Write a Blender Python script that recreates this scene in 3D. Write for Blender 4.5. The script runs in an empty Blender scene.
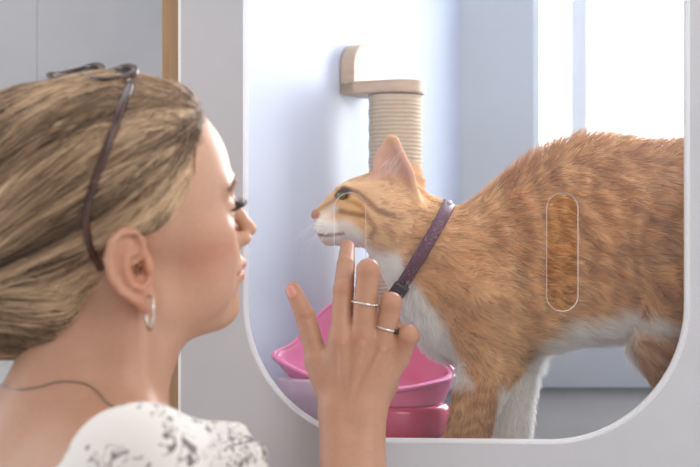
import bpy, bmesh, math, random
import numpy as np
from mathutils import Vector, Matrix

SC = bpy.context.scene
COL = SC.collection
D = 1.4                 # camera to the front face of the enclosure, metres
F = 1400.0              # focal length in pixels of the 700x467 frame
ZC = 1.45               # camera height above the room floor
rng = np.random.default_rng(7)


def P(px, py, y):
    """point at depth y (metres behind the enclosure front) that the camera sees at a pixel"""
    k = (D + y) / F
    return np.array([(px - 350.0) * k, y, ZC + (233.5 - py) * k])


def R(r, y):
    return r * (D + y) / F


# ------------------------------------------------------------------ objects
def link(o, parent=None):
    COL.objects.link(o)
    if parent is not None:
        o.parent = parent
        o.matrix_parent_inverse = parent.matrix_basis.inverted()
    return o


def tag(o, label=None, cat=None, group=None, kind=None):
    if label: o['label'] = label
    if cat: o['category'] = cat
    if group: o['group'] = group
    if kind: o['kind'] = kind
    return o


def empty(name, loc):
    o = bpy.data.objects.new(name, None)
    o.location = loc
    o.empty_display_size = 0.05
    return link(o)


def mesh_obj(name, verts, faces, mat, parent=None, smooth=True, attrs=None):
    me = bpy.data.meshes.new(name)
    me.from_pydata([tuple(map(float, v)) for v in verts], [], [tuple(map(int, f)) for f in faces])
    me.update()
    for k, a in (attrs or {}).items():
        a = np.asarray(a, dtype=np.float32)
        if a.ndim == 1:
            at = me.attributes.new(k, 'FLOAT', 'POINT')
            at.data.foreach_set('value', a)
        else:
            at = me.attributes.new(k, 'FLOAT_COLOR', 'POINT')
            at.data.foreach_set('color', np.c_[a, np.ones(len(a), np.float32)].astype(np.float32).ravel())
    if smooth:
        me.polygons.foreach_set('use_smooth', [True] * len(me.polygons))
    mats = mat if isinstance(mat, (list, tuple)) else [mat]
    for m in mats:
        me.materials.append(m)
    return link(bpy.data.objects.new(name, me), parent)


def bm_obj(name, bm, mat, parent=None, smooth=False, angle=None):
    me = bpy.data.meshes.new(name)
    bmesh.ops.recalc_face_normals(bm, faces=bm.faces)
    bm.to_mesh(me)
    bm.free()
    if smooth:
        me.polygons.foreach_set('use_smooth', [True] * len(me.polygons))
    if angle:
        me.set_sharp_from_angle(angle=math.radians(angle))
    mats = mat if isinstance(mat, (list, tuple)) else [mat]
    for m in mats:
        me.materials.append(m)
    return link(bpy.data.objects.new(name, me), parent)


def box_bm(x0, x1, y0, y1, z0, z1, bev=0.0):
    bm = bmesh.new()
    bmesh.ops.create_cube(bm, size=1)
    for v in bm.verts:
        v.co = Vector((x0 + (v.co.x + .5) * (x1 - x0), y0 + (v.co.y + .5) * (y1 - y0), z0 + (v.co.z + .5) * (z1 - z0)))
    if bev:
        bmesh.ops.bevel(bm, geom=bm.edges[:], offset=bev, segments=3, affect='EDGES', profile=.5)
    return bm


def tube(name, pts, rad, mat, parent=None, seg=10, closed=False, flat=1.0, up=None, attrs=None):
    """swept tube; rad number or per-point; flat squeezes one axis"""
    pts = np.asarray(pts, float)
    n = len(pts)
    rad = np.broadcast_to(np.asarray(rad, float), (n,))
    if closed:
        tan = np.roll(pts, -1, 0) - np.roll(pts, 1, 0)
    else:
        tan = np.gradient(pts, axis=0)
    tan /= np.linalg.norm(tan, axis=1)[:, None] + 1e-12
    ref = np.array(up if up is not None else (0.1, 0.2, 1.0), float)
    a = np.cross(tan, ref)
    bad = np.linalg.norm(a, axis=1) < 1e-4
    a[bad] = np.cross(tan[bad], (1, 0, 0.3))
    a /= np.linalg.norm(a, axis=1)[:, None]
    b = np.cross(a, tan)
    th = np.linspace(0, 2 * np.pi, seg, endpoint=False)
    V = pts[:, None, :] + rad[:, None, None] * (np.cos(th)[None, :, None] * a[:, None, :] * flat + np.sin(th)[None, :, None] * b[:, None, :])
    V = V.reshape(-1, 3)
    Fc = []
    for i in range(n if closed else n - 1):
        j = (i + 1) % n
        for k in range(seg):
            l = (k + 1) % seg
            Fc.append((i * seg + k, i * seg + l, j * seg + l, j * seg + k))
    if not closed:
        Fc.append(tuple(range(seg))[::-1])
        Fc.append(tuple((n - 1) * seg + k for k in range(seg)))
    return mesh_obj(name, V, Fc, mat, parent)


def spline(pts, n):
    """Catmull-Rom through points"""
    p = np.asarray(pts, float)
    p = np.vstack([2 * p[0] - p[1], p, 2 * p[-1] - p[-2]])
    m = len(p) - 3
    t = np.linspace(0, m - 1e-9, n)
    i = t.astype(int)
    u = (t - i)[:, None]
    a, b, c, d = p[i], p[i + 1], p[i + 2], p[i + 3]
    return .5 * (2 * b + (c - a) * u + (2 * a - 5 * b + 4 * c - d) * u ** 2 + (3 * b - a - 3 * c + d) * u ** 3)


# ------------------------------------------------------------------ implicit surfaces
def sstep(a, b, x):
    t = np.clip((x - a) / (b - a), 0, 1)
    return t * t * (3 - 2 * t)


def smin(a, b, k):
    h = np.clip(.5 + .5 * (b - a) / k, 0, 1)
    return b + (a - b) * h - k * h * (1 - h)


def smax(a, b, k):
    return -smin(-a, -b, k)


def ell(p, c, r, rot=None):
    q = p - np.asarray(c, np.float32)
    if rot is not None:
        q = q @ np.asarray(rot, np.float32)       # columns of rot are the ellipsoid axes
    r = np.asarray(r, np.float32)
    k0 = np.linalg.norm(q / r, axis=-1)
    k1 = np.linalg.norm(q / (r * r), axis=-1)
    return np.where(k1 > 1e-9, k0 * (k0 - 1) / np.maximum(k1, 1e-9), -r.min())


def cone(p, a, b, ra, rb):
    """capsule whose radius runs from ra to rb"""
    a = np.asarray(a, np.float32); b = np.asarray(b, np.float32)
    d = b - a
    t = np.clip(((p - a) @ d) / max(float(d @ d), 1e-12), 0, 1)
    return np.linalg.norm(p - a - t[..., None] * d, axis=-1) - (ra + (rb - ra) * t)


def chain(p, pts, rad, k=None):
    f = None
    for i in range(len(pts) - 1):
        g = cone(p, pts[i], pts[i + 1], rad[i], rad[i + 1])
        f = g if f is None else (np.minimum(f, g) if k is None else smin(f, g, k))
    return f


def surface(fn, lo, hi, h, proj=2):
    """surface nets on a regular grid, evaluated only near the surface, then snapped to fn = 0"""
    lo = np.asarray(lo, float); hi = np.asarray(hi, float)
    B = 8
    nb = np.ceil((hi - lo) / (h * B)).astype(int)
    n = nb * B + 1
    ax = [lo[i] + h * np.arange(n[i]) for i in range(3)]
    cc = [lo[i] + h * (B * np.arange(nb[i]) + B / 2) for i in range(3)]
    C = np.stack(np.meshgrid(*cc, indexing='ij'), -1).astype(np.float32)
    fc = fn(C.reshape(-1, 3)).reshape(nb)
    G = np.repeat(np.repeat(np.repeat(fc, B, 0), B, 1), B, 2).astype(np.float32)
    G = np.pad(G, ((0, 1), (0, 1), (0, 1)), mode='edge')
    act = np.abs(fc) < h * B * 1.35
    idx = np.argwhere(act)
    loc = np.stack(np.meshgrid(*[np.arange(B + 1)] * 3, indexing='ij'), -1).reshape(-1, 3)
    for s in range(0, len(idx), 400):
        ii = (idx[s:s + 400, None, :] * B + loc[None]).reshape(-1, 3)
        pp = (lo + h * ii).astype(np.float32)
        G[ii[:, 0], ii[:, 1], ii[:, 2]] = fn(pp)
    # never leave the surface open on the border
    for a in range(3):
        sl = [slice(None)] * 3
        for e in (0, -1):
            sl[a] = e
            G[tuple(sl)] = np.maximum(G[tuple(sl)], h * .01)
    S = G < 0
    cnt = np.zeros(np.array(S.shape) - 1, np.int8)
    for dx in (0, 1):
        for dy in (0, 1):
            for dz in (0, 1):
                cnt += S[dx:S.shape[0] - 1 + dx, dy:S.shape[1] - 1 + dy, dz:S.shape[2] - 1 + dz]
    cell = (cnt > 0) & (cnt < 8)
    ci = np.argwhere(cell)
    acc = np.zeros((len(ci), 3)); num = np.zeros(len(ci))
    corners = [(x, y, z) for x in (0, 1) for y in (0, 1) for z in (0, 1)]
    for a in corners:
        for ax_ in range(3):
            if a[ax_]: continue
            b = list(a); b[ax_] = 1
            ga = G[ci[:, 0] + a[0], ci[:, 1] + a[1], ci[:, 2] + a[2]]
            gb = G[ci[:, 0] + b[0], ci[:, 1] + b[1], ci[:, 2] + b[2]]
            m = (ga < 0) != (gb < 0)
            t = np.where(m, ga / np.where(m, ga - gb, 1), 0)
            pt = np.array(a, float)[None] + t[:, None] * (np.array(b) - np.array(a))[None]
            acc += np.where(m[:, None], pt, 0); num += m
    V = lo + h * (ci + acc / num[:, None])
    vid = np.full(cell.shape, -1, np.int32)
    vid[ci[:, 0], ci[:, 1], ci[:, 2]] = np.arange(len(ci))
    Q = []
    for a in range(3):
        b, c = (a + 1) % 3, (a + 2) % 3
        s0 = [slice(1, -1)] * 3; s1 = [slice(1, -1)] * 3
        s0[a] = slice(0, -1); s1[a] = slice(1, None)
        A0 = S[tuple(s0)]; A1 = S[tuple(s1)]
        e = np.argwhere(A0 != A1)
        flip = A0[e[:, 0], e[:, 1], e[:, 2]]
        e = e + 1; e[:, a] -= 1
        def v(db, dc):
            q = e.copy(); q[:, b] -= db; q[:, c] -= dc
            return vid[q[:, 0], q[:, 1], q[:, 2]]
        q = np.stack([v(1, 1), v(0, 1), v(0, 0), v(1, 0)], 1)
        q[~flip] = q[~flip][:, ::-1]
        Q.append(q)
    Q = np.vstack(Q)
    Q = Q[(Q >= 0).all(1)]
    for _ in range(proj):
        V = V - np.clip(fn(V.astype(np.float32)), -h, h)[:, None] * normal(fn, V, h * .5)
    return V, Q


def normal(fn, V, e):
    V = V.astype(np.float32)
    g = np.stack([fn(V + np.eye(3, dtype=np.float32)[i] * e) - fn(V - np.eye(3, dtype=np.float32)[i] * e) for i in range(3)], 1)
    return g / (np.linalg.norm(g, axis=1)[:, None] + 1e-12)


def vnoise(p, seed=0):
    """smooth value noise in 0..1 on points (n,3)"""
    p = np.asarray(p, float)
    i = np.floor(p).astype(np.int64); f = p - i
    f = f * f * (3 - 2 * f)
    def hsh(a, b, c):
        h = (a * 374761393 + b * 668265263 + c * 2147483647 + seed * 1274126177) & 0xffffffff
        h = ((h ^ (h >> 13)) * 1274126177) & 0xffffffff
        return ((h ^ (h >> 16)) & 0xffff) / 65535.0
    o = 0
    for x in (0, 1):
        for y in (0, 1):
            for z in (0, 1):
                w = (f[:, 0] if x else 1 - f[:, 0]) * (f[:, 1] if y else 1 - f[:, 1]) * (f[:, 2] if z else 1 - f[:, 2])
                o = o + w * hsh(i[:, 0] + x, i[:, 1] + y, i[:, 2] + z)
    return o


def sample_faces(V, Q, n, keep=None):
    """n random points on quads, area weighted: positions"""
    a = V[Q[:, 0]]; b = V[Q[:, 1]]; c = V[Q[:, 2]]; d = V[Q[:, 3]]
    ar = np.linalg.norm(np.cross(c - a, d - b), axis=1)
    if keep is not None:
        ar = ar * keep
    f = rng.choice(len(Q), n, p=ar / ar.sum())
    u, v = rng.random((n, 1)), rng.random((n, 1))
    return (a[f] * (1 - u) + b[f] * u) * (1 - v) + (d[f] * (1 - u) + c[f] * u) * v


def strands(name, pts, rad, col, mat, parent=None):
    """pts (n,m,3) world; rad (m,) or (n,m); col (n,3): hair curves"""
    n, m, _ = pts.shape
    hc = bpy.data.hair_curves.new(name)
    hc.add_curves([m] * n)
    hc.position_data.foreach_set('vector', pts.astype(np.float32).ravel())
    r = hc.attributes.get('radius') or hc.attributes.new('radius', 'FLOAT', 'POINT')
    r.data.foreach_set('value', np.broadcast_to(rad, (n, m)).astype(np.float32).ravel())
    ca = hc.attributes.new('tint', 'FLOAT_COLOR', 'POINT')
    if col.ndim == 2:
        col = np.repeat(col[:, None, :], m, 1)
    ca.data.foreach_set('color', np.concatenate([col, np.ones((n, m, 1))], 2).astype(np.float32).ravel())
    hc.materials.append(mat)
    hc.update_tag()
    return link(bpy.data.objects.new(name, hc), parent)


# ------------------------------------------------------------------ materials
class NT:
    def __init__(s, name):
        s.m = bpy.data.materials.new(name)
        s.m.use_nodes = True
        s.t = s.m.node_tree
        s.b = s.t.nodes['Principled BSDF']
        s.out = s.t.nodes['Material Output']

    def n(s, typ, **kw):
        o = s.t.nodes.new(typ)
        for k, v in kw.items():
            if k.startswith('i_'):
                key = k[2:].replace('_', ' ')
                o.inputs[int(key) if key.isdigit() else key].default_value = v
            else:
                setattr(o, k, v)
        return o

    def l(s, a, b):
        s.t.links.new(a, b)

    def coord(s, which='Object'):
        return s.n('ShaderNodeTexCoord').outputs[which]

    def noise(s, scale, detail=3, vec=None, rough=.5):
        o = s.n('ShaderNodeTexNoise')
        o.inputs['Scale'].default_value = scale
        o.inputs['Detail'].default_value = detail
        o.inputs['Roughness'].default_value = rough
        s.l(vec or s.coord(), o.inputs['Vector'])
        return o.outputs['Fac']

    def ramp(s, fac, stops):
        o = s.n('ShaderNodeValToRGB')
        e = o.color_ramp.elements
        while len(e) < len(stops):
            e.new(.5)
        for i, (p, c) in enumerate(stops):
            e[i].position = p
            e[i].color = (*c, 1) if len(c) == 3 else c
        s.l(fac, o.inputs['Fac'])
        return o.outputs['Color']

    def mix(s, fac, a, b, mode='MIX'):
        o = s.n('ShaderNodeMix', data_type='RGBA', blend_type=mode)
        for sock, v in ((o.inputs[0], fac), (o.inputs[6], a), (o.inputs[7], b)):
            if hasattr(v, 'is_output'):
                s.l(v, sock)
            else:
                sock.default_value = (*v, 1) if isinstance(v, tuple) and len(v) == 3 else v
        return o.outputs[2]

    def bump(s, h, strength=.2, dist=.01):
        o = s.n('ShaderNodeBump')
        o.inputs['Strength'].default_value = strength
        o.inputs['Distance'].default_value = dist
        s.l(h, o.inputs['Height'])
        s.l(o.outputs['Normal'], s.b.inputs['Normal'])
        return s

    def set(s, **kw):
        for k, v in kw.items():
            k = k.replace('_', ' ')
            if hasattr(v, 'is_output'):
                s.l(v, s.b.inputs[k])
            else:
                s.b.inputs[k].default_value = (*v, 1) if isinstance(v, tuple) and len(v) == 3 and 'Radius' not in k else v
        return s


def simple(name, col, rough=.5, var=.06, scale=8, **kw):
    n = NT(name)
    f = n.noise(scale, 4)
    c = n.ramp(f, [(.3, tuple(x * (1 - var) for x in col)), (.7, tuple(min(1, x * (1 + var)) for x in col))])
    n.set(Base_Color=c, Roughness=rough, **kw)
    return n.m
# ================================================================== the place
# walls and floors
M_paint = simple('wall_paint', (.66, .67, .69), .6)
M_panel = simple('panel_laminate', (.56, .57, .61), .35)
M_edge = simple('panel_edge_band', (.9, .9, .92), .3)
M_cabin = simple('cabin_wall_paint', (.51, .57, .68), .55, .03)
M_cabinB = simple('cabin_back_paint', (.52, .575, .62), .6, .03)
M_floor = simple('room_floor', (.45, .43, .41), .5)
M_cabfloor = simple('cabin_floor_vinyl', (.10, .098, .098), .85, .05, Specular_IOR_Level=.1)
n = NT('window_frame_white')
df = n.n('ShaderNodeBsdfDiffuse'); tl = n.n('ShaderNodeBsdfTranslucent'); mx = n.n('ShaderNodeMixShader')
df.inputs['Color'].default_value = (.86, .91, .96, 1); tl.inputs['Color'].default_value = (.86, .92, .97, 1); mx.inputs[0].default_value = .06
n.l(df.outputs[0], mx.inputs[1]); n.l(tl.outputs[0], mx.inputs[2]); n.l(mx.outputs[0], n.out.inputs['Surface'])
M_frame = n.m
n = NT('milky_bead')
df = n.n('ShaderNodeBsdfDiffuse'); tl = n.n('ShaderNodeBsdfTranslucent'); mx = n.n('ShaderNodeMixShader')
df.inputs['Color'].default_value = (.95, .96, .98, 1); tl.inputs['Color'].default_value = (.97, .98, 1, 1); mx.inputs[0].default_value = .6
n.l(df.outputs[0], mx.inputs[1]); n.l(tl.outputs[0], mx.inputs[2]); n.l(mx.outputs[0], n.out.inputs['Surface'])
M_edge_light_bead = n.m


def wood(name, c0, c1, axis_scale, rough=.5):
    n = NT(name)
    mp = n.n('ShaderNodeMapping')
    mp.inputs['Scale'].default_value = axis_scale
    n.l(n.coord(), mp.inputs['Vector'])
    f = n.noise(6, 5, mp.outputs['Vector'], .6)
    n.set(Base_Color=n.ramp(f, [(.3, c0), (.7, c1)]), Roughness=rough)
    n.bump(f, .1, .002)
    return n.m


M_wood = wood('pine_wood', (.36, .22, .11), (.52, .34, .19), (14, 14, 1))
M_ply = wood('plywood', (.50, .36, .24), (.62, .47, .33), (4, 4, 20))


def structure(name, o):
    o.name = name
    return tag(o, kind='structure')


structure('floor', bm_obj('floor', box_bm(-2.2, 2.2, -2.6, 1.6, -.1, 0), M_floor))
FZ = ZC - .2365                                    # cabin floor height

# front panel with its rounded opening: outline in pixels on the front face
def arc(cx, cy, r, a0, a1, n):
    return [(cx + r * math.cos(math.radians(a0 + (a1 - a0) * i / n)), cy + r * math.sin(math.radians(a0 + (a1 - a0) * i / n))) for i in range(n + 1)]


TH = .018
OX0, OX1, OTOP, OBOT = 245, 688, -230, 441
RB = 138
hole = arc(OX0 + RB, OBOT - RB, RB, 180, 90, 28) + arc(OX1 - RB, OBOT + 1.5 - RB, RB, 90, 0, 28) + \
    arc(OX1 - RB, OTOP + RB, RB, 0, -90, 28) + arc(OX0 + RB, OTOP + RB, RB, 270, 180, 28)
outer = [(181, 1683), (1300, 1683), (1300, -560), (181, -560)]


def ring_plate(name, outer, inner_list, y0, y1, mat_face, mat_rim, cham=0.0):
    """plate between y0 and y1 with holes: front, back, rims; chamfer on the front edge of the holes"""
    bm = bmesh.new()
    def loop(pts, y, grow=0.0):
        pts = np.array(pts, float)
        if grow:
            t = np.roll(pts, -1, 0) - np.roll(pts, 1, 0)
            nn = np.stack([t[:, 1], -t[:, 0]], 1)
            nn /= np.linalg.norm(nn, axis=1)[:, None] + 1e-9
            if ((pts + nn) - pts.mean(0))[0] @ (pts[0] - pts.mean(0)) < (pts[0] - pts.mean(0)) @ (pts[0] - pts.mean(0)):
                nn = -nn
            pts = pts + nn * grow
        return [bm.verts.new((P(a, b, 0)[0], y, P(a, b, 0)[2])) for a, b in pts]
    def edges(vs):
        return [bm.edges.new((vs[i], vs[(i + 1) % len(vs)])) for i in range(len(vs))]
    rims = []
    for y, g in ((y0, cham * 1000), (y1, 0)):
        vo = loop(outer, y); es = edges(vo)
        lst = [vo]
        for inn in inner_list:
            vi = loop(inn, y, g); es += edges(vi); lst.append(vi)
        r = bmesh.ops.triangle_fill(bm, use_beauty=True, use_dissolve=False, edges=es)
        rims.append(lst)
    for k, (a, b) in enumerate(zip(*rims)):
        if cham and k:
            mid = loop(inner_list[k - 1], y0 + cham)
            seqs = [(a, mid), (mid, b)]
        else:
            seqs = [(a, b)]
        for u, w in seqs:
            for i in range(len(u)):
                j = (i + 1) % len(u)
                f = bm.faces.new((u[i], u[j], w[j], w[i]))
                f.material_index = 1 if k else 0
    return bm_obj(name, bm, [mat_face, mat_rim])


structure('wall_front', ring_plate('wall_front', outer, [hole], 0, TH, M_panel, M_edge, .0022))
structure('trim_1', bm_obj('trim_1', box_bm(P(180.4, 0, 0)[0] - .0022, P(181, 0, 0)[0], -.0005, TH, 0, 2.25), M_edge))
_bc = ((OX0 + OX1) / 2, (OTOP + OBOT) / 2)
bead = [P(_bc[0] + (a - _bc[0]) * (1 - .7 / 220), _bc[1] + (b - _bc[1]) * (1 - .7 / 334), 0) + np.array([0, .0004, 0]) for a, b in hole]
structure('edge_light_bead', tube('edge_light_bead', bead, .0027, M_edge_light_bead, seg=10, closed=True))  # translucent bead added to catch window light as a bright edge line
# pine post behind the panel's free edge
structure('trim_2', bm_obj('trim_2', box_bm(P(162, 0, .02)[0], P(186, 0, .02)[0], TH + .001, .06, 0, 2.25, .0015), M_wood))
# wall of the room further back, in two sheets with a joint between them
jx = P(37, 0, .6)[0]
structure('wall_left', bm_obj('wall_left', box_bm(-2.2, jx - .0001, .6, .64, 0, 2.6, .001), M_paint))
structure('wall_rear', bm_obj('wall_rear', box_bm(jx + .0001, .055, .6, .64, 0, 2.6, .001), M_paint))


def prism(name, foot, z0, z1, mat):
    bm = bmesh.new()
    lo = [bm.verts.new((x, y, z0)) for x, y in foot]
    hi = [bm.verts.new((x, y, z1)) for x, y in foot]
    bm.faces.new(lo[::-1]); bm.faces.new(hi)
    for i in range(len(foot)):
        j = (i + 1) % len(foot)
        bm.faces.new((lo[i], lo[j], hi[j], hi[i]))
    return bm_obj(name, bm, mat)


WA0, WA1 = np.array([-.155, .144]), np.array([.169, .752])
wd = (WA1 - WA0) / np.linalg.norm(WA1 - WA0)
wn = np.array([wd[1], -wd[0]])
structure('wall_enclosure', prism('wall_enclosure', [WA0, WA1, WA1 - wn * .02, WA0 - wn * .02], FZ - .04, 2.3, M_cabin))
structure('floor_enclosure', prism('floor_enclosure', [(-.155, .0235), (1.0, .0235), (1.0, .8), (.172, .8), (-.155, .146)], FZ - .04, FZ, M_cabfloor))
# back wall of the enclosure with the window opening
YB = .752
wx0, wx1 = P(533, 0, YB)[0], .92
wz0, wz1 = P(0, 262, YB)[2], 2.2
bm = bmesh.new()
for x0, x1, z0, z1 in ((.15, wx0, FZ - .04, 2.3), (wx0, wx1, FZ - .04, wz0), (wx0, wx1, wz1, 2.3), (wx1, 1.0, FZ - .04, 2.3)):
    b2 = box_bm(x0, x1, YB, YB + .05, z0, z1)
    me = bpy.data.meshes.new('tmp'); b2.to_mesh(me); b2.free(); bm.from_mesh(me); bpy.data.meshes.remove(me)
structure('wall_back', bm_obj('wall_back', bm, M_cabinB))
structure('wall_right', bm_obj('wall_right', box_bm(1.0, 1.04, .03, YB + .05, FZ - .04, 2.3), M_cabin))
w1 = bmesh.new()
mx0, mx1 = P(572, 0, YB)[0], P(588, 0, YB)[0]
for x0, x1, z0, z1, ya, yb in ((mx0, mx1, wz0, wz1, YB + .005, YB + .045), (wx0 - .0, wx0 + .012, wz0, wz1, YB + .01, YB + .05),
                       (wx1 - .03, wx1, wz0, wz1, YB + .005, YB + .045), (wx0, wx1, wz0, wz0 + .03, YB + .005, YB + .045), (wx0, wx1, wz1 - .03, wz1, YB + .005, YB + .045)):
    b2 = box_bm(x0, x1, ya, yb, z0, z1, .002)
    me = bpy.data.meshes.new('tmp'); b2.to_mesh(me); b2.free(); w1.from_mesh(me); bpy.data.meshes.remove(me)
structure('window_1', bm_obj('window_1', w1, M_frame))

# ------------------------------------------------------------------ acrylic pane with finger slots
n = NT('clear_acrylic')
tr = n.n('ShaderNodeBsdfTransparent'); gl = n.n('ShaderNodeBsdfGlossy'); df = n.n('ShaderNodeBsdfDiffuse'); tl = n.n('ShaderNodeBsdfTranslucent')
tr.inputs['Color'].default_value = (.995, .998, 1, 1)
gl.inputs['Roughness'].default_value = .02
df.inputs['Color'].default_value = (.9, .92, 1, 1); tl.inputs['Color'].default_value = (.85, .9, 1, 1)
hz = n.n('ShaderNodeMixShader'); n.l(df.outputs[0], hz.inputs[1]); n.l(tl.outputs[0], hz.inputs[2]); hz.inputs[0].default_value = .5
m1 = n.n('ShaderNodeMixShader'); n.l(tr.outputs[0], m1.inputs[1]); n.l(hz.outputs[0], m1.inputs[2])
hf = n.noise(3, 4)
mr = n.n('ShaderNodeMapRange'); mr.inputs[3].default_value = .018; mr.inputs[4].default_value = .036; n.l(hf, mr.inputs[0]); n.l(mr.outputs[0], m1.inputs[0])
fr = n.n('ShaderNodeFresnel'); fr.inputs['IOR'].default_value = 1.22
m2 = n.n('ShaderNodeMixShader'); n.l(fr.outputs[0], m2.inputs[0]); n.l(m1.outputs[0], m2.inputs[1]); n.l(gl.outputs[0], m2.inputs[2])
n.l(m2.outputs[0], n.out.inputs['Surface'])
M_acr = n.m
n = NT('polished_acrylic_edge')
n.set(Base_Color=(.93, .95, 1.0), Roughness=.15, Transmission_Weight=.35, IOR=1.2)
M_acre = n.m


def slot(x0, x1, y0, y1):
    g = (D + TH) / D
    x0, x1, y0, y1 = 350 + (x0 - 350) * g, 350 + (x1 - 350) * g, 233.5 + (y0 - 233.5) * g, 233.5 + (y1 - 233.5) * g
    r = (x1 - x0) / 2
    return arc(x0 + r, y0 + r, r, 180, 360, 18) + arc(x0 + r, y1 - r, r, 0, 180, 18)


slots = [slot(334.5, 365.5, 193, 311), slot(547, 578, 193, 311), slot(333, 363.5, -98, 18.5), slot(545.5, 576.5, -112, 6)]
pane = ring_plate('acrylic_pane', [(238, 447), (693, 447), (693, -238), (238, -238)], slots, TH, TH + .004, M_acr, M_acre, .0005)
tag(pane, 'clear acrylic pane with long rounded finger slots, filling the opening in the white panel', 'window pane')

# ------------------------------------------------------------------ scratcher: plywood bracket on the wall, sisal post under it
n = NT('sisal_rope')
wv = n.n('ShaderNodeTexWave', wave_type='BANDS', bands_direction='Z'); wv.inputs['Scale'].default_value = 60; wv.inputs['Distortion'].default_value = 1.5
n.l(n.coord(), wv.inputs['Vector'])
n.set(Base_Color=n.mix(n.noise(90, 4), (.50, .38, .25), (.66, .54, .39)), Roughness=.9); n.bump(wv.outputs['Fac'], .35, .003)
M_sisal = n.m
so = WA0 + wd * (.485 * np.linalg.norm(WA1 - WA0))
w3, n3, z3 = np.array([*wd, 0]), np.array([*wn, 0]), np.array([0, 0, 1.])
zb = P(352, 96, so[1])[2]
sroot = empty('cat_scratcher', (*(so + wn * .05), FZ))
tag(sroot, 'wall bracket of pale plywood carrying a sisal scratching post inside the enclosure', 'scratching post')


def slab(name, outline, org, ex, ey, ez, th, mat, parent, bev=.0015):
    bm = bmesh.new()
    a = [bm.verts.new(tuple(org + ex * u + ey * v)) for u, v in outline]
    b = [bm.verts.new(tuple(org + ex * u + ey * v + ez * th)) for u, v in outline]
    bm.faces.new(a[::-1]); bm.faces.new(b)
    for i in range(len(a)):
        j = (i + 1) % len(a)
        bm.faces.new((a[i], a[j], b[j], b[i]))
    bmesh.ops.recalc_face_normals(bm, faces=bm.faces)
    bmesh.ops.bevel(bm, geom=[e for e in bm.edges if len(e.link_faces) == 2 and e.calc_face_angle(0) > .8], offset=bev, segments=2, affect='EDGES')
    return bm_obj(name, bm, mat, parent, smooth=True, angle=40)


so3 = np.array([*so, zb])
hw = .034
plate = [(-hw, 0), (hw, 0), (hw, .034)] + [(hw * math.cos(t), .034 + hw * .95 * math.sin(t)) for t in np.linspace(.15, np.pi - .15, 14)] + [(-hw, .034)]
slab('back_plate', plate, so3 + n3 * .001, w3, z3, n3, .020, M_ply, sroot)
arm = [(-hw, .0), (hw, 0), (hw, .070)] + [(hw * math.cos(t), .072 + hw * .9 * math.sin(t)) for t in np.linspace(.1, np.pi - .1, 14)] + [(-hw, .070)]
slab('arm', arm, so3 + n3 * .001 - z3 * .001, w3, n3, z3, .016, M_ply, sroot)
pc = so + wn * .064
pts = [(*pc, z) for z in np.linspace(FZ + .002, zb - .003, 40)]
tube('post', pts, [.034 + .0012 * (i % 2) for i in range(40)], M_sisal, sroot, seg=32)
# ================================================================== the ginger cat behind the pane
YC = .135                                     # mid-plane of the cat
def cp(px, py, dy=0.0): return P(px, py, YC + dy)
def cr(r): return r * (D + YC) / F
K1 = cr(1)


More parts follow.
